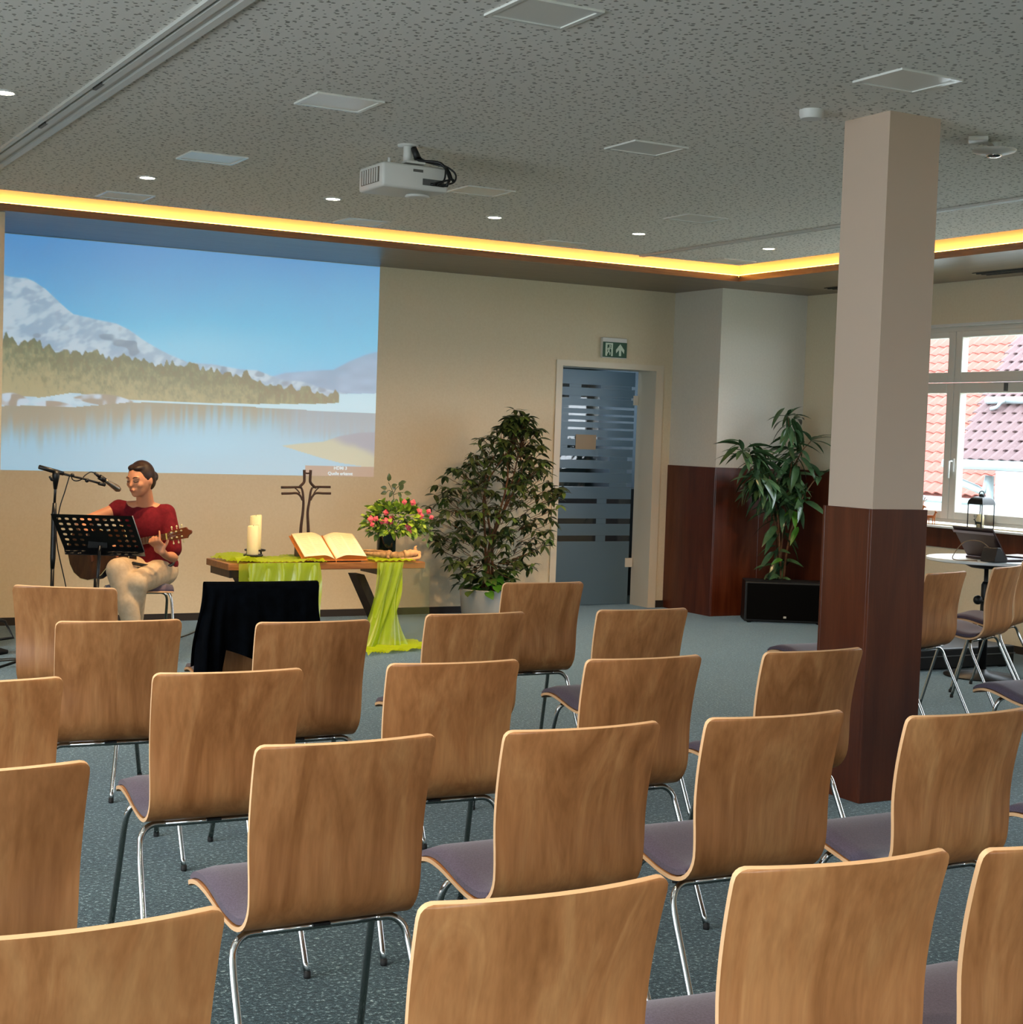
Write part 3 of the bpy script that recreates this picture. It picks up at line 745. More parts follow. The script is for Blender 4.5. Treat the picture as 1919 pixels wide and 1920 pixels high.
st.location = (2.735, 9.83, 0); st.rotation_euler = (0, 0, R(172))

# black cloth over the front row chair
def drape():
    t = thing('draped_cloth', 'black cloth draped over a front row chair, hanging lower at its left', 'cloth', (2.176, 5.948, 0), -.05)
    b = BM(); nc, nr = 64, 44; g = []
    for i in range(nc):
        s = i/(nc-1); x = -.232 + s*.464
        # rear hem height
        if s < .13: hz = .12 + .2*s
        elif s < .19: hz = .13 + (s-.13)/.06*.44
        else: hz = .575 - .16*((s-.19)/.81)**1.1
        fh = .50
        col = []
        for j in range(nr):
            tt = j/(nr-1)
            # 0..0.3 front side going up, .3...38 over top, .38..1 rear side going down
            if tt < .3: z = fh + (.832-fh)*tt/.3; y = .050 - .02*(z-fh)/(.832-fh)
            elif tt < .38:
                a = (tt-.3)/.08*PI; y = .0075+.0225*math.cos(a)-.010*math.sin(a)*0; z = .832+.010*math.sin(a)
            else: z = .832-(.832-hz)*(tt-.38)/.62; y = -.020-.028*min(1, (.832-z)*4)
            bul = -.026*max(0, 1-(2*s-1)**2)*(1 if tt > .34 else .6); y += bul
            drop = max(0, .832-z)
            fold = .012*math.sin(s*26+1.5*drop*6)*min(1, drop*4) + .006*math.sin(s*61+3)*min(1, drop*3)
            edge = max(0, 1-s/.2)
            y += (fold + edge*.035*math.sin(s*70+drop*5)*min(1, drop*5)) * (1 if tt > .38 else -.4)
            if tt > .38 and y > -.012-.5*.026*0: y = min(y, -.016+bul*.9)
            xx = x*(1 + .34*drop) + (-.05*drop*edge) + .006*math.sin(drop*20+s*9)
            col.append(b.verts.new((xx, y, max(z, .01))))
        g.append(col)
    for i in range(nc-1):
        for j in range(nr-1): b.faces.new((g[i][j], g[i+1][j], g[i+1][j+1], g[i][j+1])).smooth = True
    obj('cloth_sheet', b, 'cloth_black', t, world=False)
    return t
dc = drape()

# ================================================================== ALTAR TABLE
TX0, TX1, TY0, TY1, TZ = 3.300, 4.705, 9.650, 10.100, .575
t = thing('altar_table', 'low wooden table with crossed legs carrying candles, book and flowers', 'table', ((TX0+TX1)/2, 9.87, 0))
b = BM(); bx(b, TX0, TX1, TY0, TY1, TZ-.044, TZ); bevel_all(b, .004); obj('table_top', b, 'tablewood', t)
b = BM(); bx(b, TX0+.02, TX0+.16, TY0+.03, TY1-.03, TZ-.095, TZ-.0445); bevel_all(b, .003); obj('batten', b, 'darkwood', t)
b = BM(); bx(b, TX1-.30, TX1-.16, TY0+.03, TY1-.03, TZ-.095, TZ-.0445); bevel_all(b, .003); obj('batten', b, 'darkwood', t)
def slant(x0, x1, y, m):
    b = BM(); prism(b, [(x0-.03, TZ-.096), (x0+.03, TZ-.096), (x1+.03, .001), (x1-.03, .001)], y-.02, y+.02, 'y'); bevel_all(b, .002, 1); obj('leg', b, m, t)
for x0_, x1_ in ((3.45, 3.72), (4.29, 4.52)):
    b = BM(); prism(b, [(x0_-.03, TZ-.096), (x0_+.03, TZ-.096), (x1_+.03, .022), (x1_-.03, .022)], 9.80, 9.95, 'y'); bevel_all(b, .002, 1); obj('leg', b, 'darkwood', t)
    b = BM(); bx(b, x1_-.05, x1_+.05, TY0+.04, TY1-.04, .001, .0215); bevel_all(b, .002, 1); obj('foot_batten', b, 'tablewood', t)

# candles on iron holders
for (x, y, r_, z0, z1, lb) in ((3.515, 9.80, .038, .622, .812, 'shorter ivory pillar candle with a slanted worn top, in front'), (3.600, 9.99, .040, .640, .868, 'taller ivory pillar candle at the back')):
    h = thing('candle_holder', 'black iron ring holder under the ' + ('shorter front' if y < 9.9 else 'taller rear') + ' candle', 'candle holder', (x, y, TZ), 0, 'candle holders on the altar table')
    b = BM(); lathe(b, [(0, 0), (r_+.018, 0), (r_+.02, .006), (r_+.004, .008), (0, .008)], 24, (x, y, z0-.010)); obj('plate', b, 'blackmetal', h)
    b = BM(); pts = [(x+(r_+.026)*math.cos(a), y+(r_+.026)*math.sin(a), z0-.004) for a in [2*PI*k/24 for k in range(25)]]; tube(b, pts, .006, 6); obj('ring', b, 'blackmetal', h)
    for k in range(3):
        a = 2*PI*k/3+.4; b = BM(); tube(b, [(x+(r_+.012)*math.cos(a), y+(r_+.012)*math.sin(a), z0-.008), (x+(r_+.020)*math.cos(a), y+(r_+.020)*math.sin(a), TZ+.008)], .006, 6); obj('leg', b, 'blackmetal', h)
    c_ = thing('candle', lb, 'candle', (x, y, z0), 0, 'candles on the altar table')
    b = BM(); lathe(b, [(0, 0), (r_-.002, 0), (r_, .004), (r_, z1-z0-.006), (r_-.004, z1-z0), (r_*.5, z1-z0-.006), (0, z1-z0-.010)], 28, (x, y, z0))
    for v_ in b.verts:
        if v_.co.z > z1-.02: v_.co.z += (v_.co.x-x)*.14
    obj('wax_body', b, 'candle', c_, sharp=50)
    b = BM(); tube(b, [(x, y, z1-.012), (x+.001, y, z1+.004)], .0016, 6); obj('wick', b, 'black', c_)

# cross of bent branches
def cp(u, v): return (3.983+(u-577)*.00389, 10.05, 1.182-(v-880)*.00365)
t = thing('cross', 'dark slim cross of paired branches standing behind the open book', 'cross', (3.99, 10.05, TZ))
def branch(nm, pts, r_):
    b = BM(); tube(b, crv([cp(*p) for p in pts], 4), r_ if not isinstance(r_, tuple) else [r_[0]+(r_[1]-r_[0])*i/((len(pts)-1)*4) for i in range((len(pts)-1)*4+1)], 8); obj(nm, b, 'crosswood', t)
branch('stem', [(571, 881), (571.5, 895), (571, 904), (565, 911), (562, 914)], (.0105, .009)); branch('stem', [(583, 881), (582.5, 895), (583, 904), (589, 911), (594, 914)], (.0105, .009))
branch('arm', [(529, 914.5), (548, 914), (560, 913.5), (566, 914.5)], (.0085, .007)); branch('arm', [(588, 913.5), (596, 912.5), (608, 912.5), (621, 912.5)], (.007, .0085))
branch('arm', [(530, 926), (545, 925.5), (558, 925), (565, 930), (569, 938)], (.0085, .007)); branch('arm', [(622, 924.5), (608, 924.5), (594, 924.5), (588, 930), (584, 938)], (.0085, .007))
branch('stem', [(566, 914), (569, 922), (571, 940), (570.5, 960), (568, 985), (567, 1010), (566, 1044)], (.007, .0125)); branch('stem', [(587, 914), (584, 922), (582, 940), (579.5, 960), (581, 985), (582, 1010), (582, 1044)], (.007, .0125))
branch('twig', [(553, 914), (559, 919), (564, 925)], .0045); branch('twig', [(599, 914), (594, 919), (590, 925)], .0045); branch('twig', [(571.5, 886.5), (577, 887.5), (583, 886.5)], .0055)
b = BM(); bx(b, 3.90, 4.06, 10.01, 10.09, TZ+.001, TZ+.02); bevel_all(b, .003); obj('base', b, 'crosswood', t)

# open book on a slanted rest
BX, BY0, BY1 = 4.065, 9.715, 9.965
def bpnt(x, s, h):  # s 0 front .. 1 back, h above rest
    d = Vector((0, BY1-BY0, .135)); n = Vector((0, -.135, BY1-BY0)).normalized()
    return Vector((x, BY0, TZ+.012)) + d*s + n*h
t = thing('book_stand', 'dark wooden wedge rest under the open book', 'book stand', (BX, 9.84, TZ))
b = BM(); prism(b, [(BY0+.012, TZ+.001), (BY1, TZ+.001), (BY1, TZ+.130), (BY0+.012, TZ+.008)], 3.87, 4.26, 'x'); obj('rest_board', b, 'darkwood', t)
t = thing('open_book', 'large open book with cream pages and orange-lit edges lying on the altar table', 'book', (BX, 9.84, TZ+.05))
b = BM(); n1 = [bpnt(BX+sx*.235, s, .001) for sx, s in ((-1, -.04), (1, -.04), (1, 1.04), (-1, 1.04))]; n2 = [bpnt(BX+sx*.235, s, .005) for sx, s in ((-1, -.04), (1, -.04), (1, 1.04), (-1, 1.04))]
A_ = [b.verts.new(p) for p in n1]; B_ = [b.verts.new(p) for p in n2]; b.faces.new(A_); b.faces.new(B_[::-1])
for i in range(4): b.faces.new((A_[i], B_[i], B_[(i+1) % 4], A_[(i+1) % 4]))
obj('cover', b, pm('tan leather book cover', '#b06a2a', .6), t)
for sg in (-1, 1):
    b = BM(); n = 14; tops = []; bots = []
    for i in range(n+1):
        a = i/n; x = BX + sg*(.002+a*.222); h = .008 + .036*(math.sin(min(1, a*2.4)*PI/2))*(1-.30*a**2) - .004*a
        tops.append([b.verts.new(bpnt(x, s, h)) for s in (0, .33, .66, 1)]); bots.append([b.verts.new(bpnt(x, s, .0055)) for s in (0, .33, .66, 1)])
    for i in range(n):
        for j in range(3): b.faces.new((tops[i][j], tops[i+1][j], tops[i+1][j+1], tops[i][j+1])).smooth = True; b.faces.new((bots[i][j], bots[i][j+1], bots[i+1][j+1], bots[i+1][j]))
        for j in (0, 3): f = b.faces.new((tops[i][j], tops[i+1][j], bots[i+1][j], bots[i][j])); f.material_index = 1
    for i in (0, n):
        for j in range(3): f = b.faces.new((tops[i][j], tops[i][j+1], bots[i][j+1], bots[i][j])); f.material_index = 1
    pb = obj('page_block', b, ['page', 'page_edge_lit'], t)
    for cidx in (0, 1):   # two columns of print per page, built as faint text blocks
        b = BM()
        for ln in range(16):
            s0 = .12+ln*.05; xa = BX + sg*(.040+cidx*.088); xb = xa+sg*.074
            def hh(x): a = (abs(x-BX)-.002)/.222; return .0087 + .036*(math.sin(min(1, a*2.4)*PI/2))*(1-.30*a**2) - .004*a
            q_ = [xa+(xb-xa)*k/3 for k in range(4)]
            for k in range(3):
                b.faces.new([b.verts.new(bpnt(q_[k], s0, hh(q_[k]))), b.verts.new(bpnt(q_[k+1], s0, hh(q_[k+1]))), b.verts.new(bpnt(q_[k+1], s0+.016, hh(q_[k+1]))), b.verts.new(bpnt(q_[k], s0+.016, hh(q_[k])))])
        o = obj('text_lines', b, pm('faint print', '#cdbb90', .8), pb); o['kind'] = 'stuff'
b = BM(); tube(b, [bpnt(BX, 1, .016), bpnt(BX, .5, .014), bpnt(BX, 0, .016), bpnt(BX+.002, -.05, .004), bpnt(BX+.004, -.09, -.01)], .003, 6); obj('ribbon', b, pm('orange ribbon', '#d8883a', .6), t)

# ------------------------------------------------------------------ lime organza runner
def sheet(bm, fn, nu, nv, mi=0):
    g = [[bm.verts.new(fn(i/nu, j/nv)) for j in range(nv+1)] for i in range(nu+1)]
    for i in range(nu):
        for j in range(nv): f = bm.faces.new((g[i][j], g[i+1][j], g[i+1][j+1], g[i][j+1])); f.smooth = True; f.material_index = mi
rn = thing('organza_runner', 'sheer lime green organza runner over the table, trailing onto the carpet', 'cloth', (4.0, 9.87, TZ))
def top_left(u, v):
    x = 3.36 + u*.62; y = 9.640 + v*.42
    z = TZ + .004 + (.040*(1-.5*u))*max(0, math.sin(u*13+v*6)*math.sin(v*7+u*5+1)) + .012*abs(math.sin(u*43+v*17))
    return Vector((x - .05*v, y, z))
b = BM(); sheet(b, top_left, 40, 24); obj('crumpled_layer', b, 'organza_fold', rn)
def drop_left(u, v):
    x = 3.42 + u*.50 + .015*math.sin(v*5); d = v*.36
    return Vector((x + (u-.5)*.03*v, 9.638 - .012 - .018*math.sin(u*30+v*3)*min(1, v*2+.2) - .015*v, TZ+.006 - d - .03*math.sin(u*7)*v))
b = BM(); sheet(b, drop_left, 46, 20); obj('front_drop', b, 'organza_fold', rn)
def drop_left2(u, v): return Vector((3.36 + u*.55, 9.622 - .006*math.sin(u*23+v*4), TZ+.003 - v*.27))
b = BM(); sheet(b, drop_left2, 30, 10); obj('sheer_drop', b, 'organza', rn)
def top_right(u, v):
    x = 4.33 + u*.30; y = 9.64 + v*.30
    return Vector((x, y, TZ+.004 + .012*abs(math.sin(u*19+v*4)) + .006*abs(math.sin(v*31))))
b = BM(); sheet(b, top_right, 26, 16); obj('flat_layer', b, 'organza_fold', rn)
def drop_right(u, v):
    # falls from the table edge, twists in at mid height and spreads to the floor
    z = (TZ+.004)*(1-v) + .006*v
    xl_ = 4.335 - .04*v - .17*v**2.2; xr_ = 4.530 - .06*math.sin(v*PI) + .0*v
    x = xl_ + (xr_-xl_)*u
    y = 9.628 - .05*v - .03*math.sin(u*14+v*5)*(.3+.7*v) - .10*v*v
    return Vector((x, y, z))
b = BM(); sheet(b, drop_right, 34, 40); obj('hanging_drop', b, 'organza', rn)
def drop_right2(u, v):
    z = (TZ+.002)*(1-v) + .008*v
    x = 4.345 + u*.18*(1-.35*v) - .12*v**1.5 + .05*v*u; y = 9.612 - .07*v - .02*math.sin(u*17+v*9)
    return Vector((x, y, z))
b = BM(); sheet(b, drop_right2, 20, 30); obj('twisted_fold', b, 'organza_fold', rn)
def veil(u, v):
    z = (TZ+.002)*(1-v)+.01*v; return Vector((4.36+u*.36-.05*v*(1-u), 9.600-.03*v-.012*math.sin(u*11), z))
b = BM(); sheet(b, veil, 18, 12); obj('outer_veil', b, translucent('thin lime veil', lin('#c8d878'), .90, .5), rn)
def pool(u, v):
    x = 4.12 + u*.56; y = 9.25 + v*.36 + .14*u
    return Vector((x, y, .006 + .022*abs(math.sin(u*11+v*7)) + .012*abs(math.sin(v*16+u*23))))
b = BM(); sheet(b, pool, 34, 20); obj('floor_pool', b, 'organza_fold', rn)

# ------------------------------------------------------------------ leaves
def leaf_mesh(name, L, W, mat, droop=.25, fold=.15, n=4):
    b = BM(); mid = []; lf = []; rt = []
    for i in range(n+1):
        a = i/n; w_ = W*math.sin(PI*min(1, a**.8))**.8*.5 if 0 < i < n else 0
        y = L*a; z = -droop*L*a*a
        mid.append(b.verts.new((0, y, z)))
        if 0 < i < n: lf.append(b.verts.new((-w_, y, z+fold*w_))); rt.append(b.verts.new((w_, y, z+fold*w_)))
    for side, s in ((lf, 1), (rt, -1)):
        for i in range(n):
            if i == 0: q_ = (mid[0], side[0], mid[1])
            elif i == n-1: q_ = (mid[i], side[i-1], mid[i+1])
            else: q_ = (mid[i], side[i-1], side[i], mid[i+1])
            b.faces.new(q_ if s > 0 else q_[::-1])
    me = finish(b, name, mat, recalc=False); me.shade_smooth(); return me
def orient(direction, up=(0, 0, 1), roll=0):
    y = Vector(direction).normalized(); z = Vector(up); x = y.cross(z)
    if x.length < 1e-4: x = Vector((1, 0, 0))
    x.normalize(); z = x.cross(y)
    return Matrix((x, y, z)).transposed().to_4x4() @ Matrix.Rotation(roll, 4, 'Y')
def place_leaves(parent, leaves, meshes, limit, sort_key, name='leaf', rest='foliage'):
    """leaves: (matrix, mesh index, scale); nearest ones singly, the rest joined"""
    leaves.sort(key=sort_key)
    inv = local_inv(parent)
    for mt, mi, s in leaves[:limit]:
        o = bpy.data.objects.new(name, meshes[mi]); COL.objects.link(o); o.parent = parent; o.matrix_local = inv @ mt @ Matrix.Scale(s, 4)
    if leaves[limit:]:
        vs_, fs_, mis = [], [], []
        for mt, mi, s in leaves[limit:]:
            me = meshes[mi]; k = len(vs_); mm_ = inv @ mt @ Matrix.Scale(s, 4)
            vs_ += [mm_ @ v_.co for v_ in me.vertices]; fs_ += [[k+i for i in p.vertices] for p in me.polygons]; mis += [mi]*len(me.polygons)
        me = bpy.data.meshes.new(rest); me.from_pydata(vs_, [], fs_)
        for q_ in meshes: me.materials.append(q_.materials[0])
        me.polygons.foreach_set('material_index', mis); me.shade_smooth()
        o = bpy.data.objects.new(rest, me); COL.objects.link(o); o.parent = parent; o['kind'] = 'stuff'

# umbrella tree in a white pot
rnd = random.Random(11)
pc = Vector((5.86, 10.88, 0))
t = thing('potted_umbrella_tree', 'bushy dark green small-leaved tree in a white pot left of the door', 'potted plant', pc)
b = BM(); lathe(b, [(0, 0), (.185, 0), (.20, .01), (.225, .235), (.232, .245), (.215, .25), (.205, .22), (0, .215)], 32, pc); obj('pot', b, 'pot', t, sharp=50)
b = BM(); lathe(b, [(0, 0), (.204, 0), (0, .02)], 20, pc+Vector((0, 0, .215))); obj('soil', b, 'soil', t)
lm = [leaf_mesh('leaf', .090, .034, 'leaf', .35), leaf_mesh('leaf', .080, .032, 'leaf2', .3), leaf_mesh('leaf', .075, .032, 'leaf', .15)]
def crown(z):
    pts = [(.28, .30, 5.80), (.38, .36, 5.82), (.5, .44, 5.84), (.62, .50, 5.86), (.78, .54, 5.88), (.95, .56, 5.90), (1.1, .54, 5.94), (1.25, .46, 5.97), (1.4, .33, 6.02), (1.52, .20, 6.06), (1.62, .08, 6.08)]
    for (a, ra, xa), (c, rc, xc) in zip(pts, pts[1:]):
        if a <= z <= c: k = (z-a)/(c-a); return ra+(rc-ra)*k, xa+(xc-xa)*k
    return .04, 6.06
tips = []
for i in range(440):
    z = .34+1.28*rnd.random()**.9; r_, xc_ = crown(z); a = rnd.uniform(0, 2*PI); q_ = r_*(.15+.88*math.sqrt(rnd.random()))
    P = Vector((xc_+q_*math.cos(a), 10.86+q_*math.sin(a)*.62, z))
    if P.y > 11.22: P.y = 11.22-rnd.random()*.15
    tips.append((P, Vector((math.cos(a), math.sin(a)*.7, .35))))
for k in range(16):
    tips.append((Vector((6.07+rnd.uniform(-.10, .08), 10.86+rnd.uniform(-.05, .05), 1.50+rnd.random()*.17)), Vector((rnd.uniform(-.5, .5), rnd.uniform(-.5, .5), 1.1))))
leaves = []
for P, d in tips:
    n = rnd.choice((4, 5, 5, 6)); tone = 1 if rnd.random() < .3 else 0; st_ = rnd.uniform(0, 6.28)
    for k in range(n):
        a = st_+k*2*PI/n; dv = Vector((math.cos(a), math.sin(a), -.9+1.1*rnd.random())) + d*.35
        if P.y + dv.y*.09 > 11.33: continue
        leaves.append((Matrix.Translation(P) @ orient(dv, roll=rnd.uniform(-.4, .4)), tone if rnd.random() > .2 else 2, rnd.uniform(.8, 1.15)))
place_leaves(t, leaves, lm, 290, lambda q_: q_[0].translation.y)
b = BM(); base = pc+Vector((0, 0, .22)); nodes = []
for k in range(5):
    a = k*1.3; p0 = base+Vector((.05*math.cos(a), .05*math.sin(a), 0)); p1 = Vector((5.86+.03*math.cos(a*2), 10.87+.03*math.sin(a), .62)); p2 = Vector((5.93+.14*math.cos(a+1), 10.85+.09*math.sin(a), 1.0+.04*k)); p3 = Vector((6.0+.10*math.cos(a), 10.86, 1.38))
    c_ = crv([p0, p1, p2, p3], 4); tube(b, c_, [.013-.009*i/(len(c_)-1) for i in range(len(c_))], 7); nodes += c_[3:]
obj('trunk', b, 'bark', t)
b = BM()
for P, d in tips:
    q_ = min(nodes, key=lambda n: (n-P).length + max(0, n.z-P.z+.04)*3); dl = (P-q_).length; st0 = q_ if dl < .16 or len(nodes) < 2 else P.lerp(q_, .15/dl)-Vector((0, 0, .05)); tube(b, [st0, st0.lerp(P, .5)-Vector((0, 0, .008)), P], [.0026, .002, .0014], 5, caps=False)
o = obj('twigs', b, 'bark', t); o['kind'] = 'stuff'
ul = [leaf_mesh('low_leaf', .12, .085, 'leaf2', .3, .2), leaf_mesh('low_leaf', .11, .08, pm('bright pothos green', '#3c6e20', .35), .35, .2)]
leaves = []
for i in range(70):
    a = rnd.uniform(0, 2*PI); q_ = rnd.uniform(.03, .23); P = pc+Vector((q_*math.cos(a), q_*math.sin(a)*.9, .245+rnd.random()*.12*(1.3-q_*3)))
    dv = Vector((math.cos(a)+rnd.uniform(-.5, .5), math.sin(a)+rnd.uniform(-.5, .5), rnd.uniform(-.5, .35)))
    leaves.append((Matrix.Translation(P) @ orient(dv, roll=rnd.uniform(-.5, .5)), rnd.choice((0, 1)), rnd.uniform(.8, 1.2)))
place_leaves(t, leaves, ul, 70, lambda q_: q_[0].translation.y, 'low_leaf')

# slender leaved plant in the corner
rnd = random.Random(5)
pc = Vector((8.33, 10.33, 0))
t = thing('potted_slender_plant', 'tall plant with long drooping slender leaves in the brown corner', 'potted plant', pc)
b = BM(); lathe(b, [(0, 0), (.125, 0), (.165, .27), (.178, .275), (.178, .315), (.16, .315), (.155, .285), (0, .28)], 28, pc); obj('pot', b, 'terracotta', t, sharp=50)
b = BM(); lathe(b, [(0, 0), (.153, 0), (0, .015)], 20, pc+Vector((0, 0, .282))); obj('soil', b, 'soil', t)
stems = [[(0, 0, .28), (.02, .02, .6), (.03, .0, 1.0), (.06, -.02, 1.35), (.0, -.02, 1.70)], [(.03, .0, .28), (-.02, .03, .7), (-.14, .02, 1.05), (-.34, -.04, 1.32), (-.50, -.08, 1.40)],
         [(-.02, .02, .28), (.0, .05, .7), (.06, .04, 1.1), (.16, 0, 1.38), (.24, -.04, 1.50)], [(0, -.03, .28), (-.03, -.02, .6), (-.10, -.04, .95), (-.24, -.06, 1.12), (-.36, -.08, 1.16)],
         [(.02, -.02, .28), (.03, -.05, .6), (.10, -.08, .95), (.22, -.1, 1.15), (.28, -.12, 1.20)]]
lm = [leaf_mesh('leaf', .23, .054, 'leaf4', .45, .3, 6), leaf_mesh('leaf', .20, .050, pm('pale sheen leaf', '#4c6a48', .25), .4, .3, 6), leaf_mesh('leaf', .20, .052, pm('fresh narrow leaf', '#3f6a1c', .4), .4, .3, 6)]
leaves = []; b = BM()
for si, s in enumerate(stems):
    c_ = crv([pc+Vector(p) for p in s], 6); tube(b, c_, [.012-.008*i/(len(c_)-1) for i in range(len(c_))], 7)
    for i, P in enumerate(c_):
        fr = i/(len(c_)-1)
        if fr < .42 and rnd.random() < .45: continue
        for k in range(5 if fr > .5 else 2):
            a = rnd.uniform(0, 2*PI); dv = Vector((math.cos(a), math.sin(a)*.6-.1, rnd.uniform(-.7, .35)))
            Pq = P + Vector((math.cos(a)*.05, -.02, rnd.uniform(-.05, .08)))
            if Pq.x > 8.50: continue
            if Pq.x+dv.x*.30 > 8.62: dv.x = -abs(dv.x)*.5
            if Pq.y+dv.y*.2 > 10.62: dv.y = -abs(dv.y)
            leaves.append((Matrix.Translation(Pq) @ orient(dv, roll=rnd.uniform(-.6, .6)), 0 if rnd.random() < .6 else (1 if si != 4 else 2), rnd.uniform(.75, 1.15)))
    for k in range(6):
        a = rnd.uniform(0, 2*PI); leaves.append((Matrix.Translation(c_[-1]) @ orient((math.cos(a)*.7, -.3+.5*math.sin(a), rnd.uniform(-.4, 1.1))), 1, rnd.uniform(.8, 1.1)))
obj('stems', b, 'bark', t)
place_leaves(t, leaves, lm, 290, lambda q_: q_[0].translation.y)

# floor loudspeaker in front of the plant
ang = math.atan2(-.515, .857)
t = thing('floor_loudspeaker', 'black wedge loudspeaker box on the carpet before the corner plant', 'loudspeaker', (7.90, 10.23, 0), ang)
b = BM(); prism(b, [(0, .012), (0, .335), (.03, .347), (.24, .347), (.27, .012)], 0, .66, 'x')
bevel_all(b, .006, 2); obj('cabinet', b, 'black', t, world=False)
b = BM(); bx(b, .018, .642, -.006, .001, .03, .325); bevel_all(b, .002, 1); obj('grille', b, mottled('black speaker grille', '#020202', '#060606', 400, .9, 0, .1), t, world=False)
b = BM(); bx(b, .318, .342, -.009, -.0065, .045, .062); bevel_all(b, .001, 1); obj('badge', b, pm('pale badge', '#b8b8b4', .4), t, world=False)
for sx in (.03, .60):
    b = BM(); bx(b, sx, sx+.03, .02, .24, 0, .0115); obj('rubber_foot', b, 'rubber', t, world=False)

# flower arrangement
rnd = random.Random(3)
vc = Vector((4.535, 9.93, TZ+.006))
t = thing('flower_vase', 'arrangement of pink roses and lime greenery in a dark glass vase on the table', 'flowers', vc)
b = BM(); lathe(b, [(0, 0), (.062, 0), (.066, .006), (.066, .175), (.062, .175), (.061, .02), (0, .02)], 28, vc); obj('vase', b, 'vase', t, sharp=50)
b = BM()
for k in range(14):
    a = k*2.4; tube(b, [vc+Vector((.02*math.cos(a), .02*math.sin(a), .03)), vc+Vector((.04*math.cos(a), .04*math.sin(a), .17)), vc+Vector((.13*math.cos(a), .11*math.sin(a), .28))], .0025, 5)
o = obj('stems', b, 'leaf2', t); o['kind'] = 'stuff'
lm = [leaf_mesh('leaf', .055, .034, 'leaf3', .3), leaf_mesh('leaf', .05, .03, 'leaf2', .2), leaf_mesh('leaf', .042, .026, 'leaf3', .1)]
leaves = []; cen = vc+Vector((.065, 0, .245))
for i in range(560):
    a = rnd.uniform(0, 2*PI); e = rnd.uniform(-.6, 1.2); q_ = rnd.uniform(.45, 1)**.6
    dv = Vector((math.cos(a)*math.cos(e), math.sin(a)*math.cos(e), math.sin(e)))
    P = cen + Vector((dv.x*.235*q_, dv.y*.15*q_, dv.z*.145*q_))
    leaves.append((Matrix.Translation(P) @ orient(dv+Vector((rnd.uniform(-.7, .7), rnd.uniform(-.7, .7), rnd.uniform(-.5, .5))), roll=rnd.uniform(-1, 1)), rnd.choice((0, 0, 1, 2)), rnd.uniform(.7, 1.3)))
place_leaves(t, leaves, lm, 280, lambda q_: q_[0].translation.y)
FX = lambda u: 4.590+(u-740)*.00409
FZ = lambda v: .985-(v-940)*.00368
sprig = BM()
for pts in ([(738, 945), (737, 930), (733, 918), (727, 907)], [(737, 928), (742, 918), (748, 912), (746, 908)], [(736, 925), (728, 922), (724, 926)], [(738, 930), (748, 926), (756, 926)]):
    tube(sprig, crv([(FX(u), 9.93, FZ(v)) for u, v in pts], 3), .0025, 5)
for (u, v, a, s) in ((727, 905, 1.6, 1), (732, 914, .3, .8), (724, 918, 3.0, .9), (724, 925, 3.4, .9), (745, 912, .6, .9), (748, 907, .2, .8), (740, 920, 2.4, .8), (748, 922, 1.2, 1), (756, 926, -.1, 1), (745, 925, -1.0, .8), (733, 924, -2, .8)):
    me = lm[1]; mt = Matrix.Translation((FX(u), 9.925, FZ(v))) @ orient((math.cos(a), -.3, math.sin(a)), (0, -1, .2)) @ Matrix.Scale(s*1.15, 4)
    vsn = [sprig.verts.new(mt @ v_.co) for v_ in me.vertices]
    for p in me.polygons: sprig.faces.new([vsn[i] for i in p.vertices])
obj('dark_sprig', sprig, 'leaf', t, recalc=False)
b = BM(); tube(b, crv([(FX(785), 9.88, FZ(975)), (FX(795), 9.86, FZ(990)), (FX(799), 9.86, FZ(1008)), (FX(795), 9.86, FZ(1020))], 4), .002, 5)
for (u, v, a) in ((790, 985, -.5), (797, 992, 0), (800, 1000, -.4), (794, 1003, 3), (799, 1010, -.8), (793, 1013, 3.4), (796, 1020, -1.5), (785, 992, -2)):
    me = lm[2]; mt = Matrix.Translation((FX(u), 9.86, FZ(v))) @ orient((math.cos(a), -.2, math.sin(a)), (0, -1, .2)) @ Matrix.Scale(.9, 4)
    vsn = [b.verts.new(mt @ v_.co) for v_ in me.vertices]
    for p in me.polygons: b.faces.new([vsn[i] for i in p.vertices])
obj('trailing_tendril', b, 'leaf2', t, recalc=False)
for i, (u, v, s) in enumerate([(685, 975, 1.1), (694, 974, .9), (688, 985, .8), (711, 962, .95), (721, 973, 1), (712, 978, 1.1), (705, 980, .8), (721, 982, .7), (743, 942, .9), (760, 943, 1), (773, 960, 1.1), (777, 968, 1), (792, 960, .9), (798, 971, .8), (753, 987, 1.25), (754, 998, 1)]):
    b = BM(); c0 = Vector((FX(u), 9.80+.05*abs(u-740)/60*.6, FZ(v))); r_ = .024*s
    ball(b, c0, r_*.62, 1, 1, .9, 8)
    for k in range(8):
        a = k*2*PI/8 + i; rr = r_*(.62 if k % 2 else .8); dd = Vector((math.cos(a), -.45 if k % 2 else -.1, math.sin(a)))
        ball(b, c0+dd*rr*.6, rr*.62, 1, .55, 1, 7)
    obj('rose_bloom', b, 'petal', t)

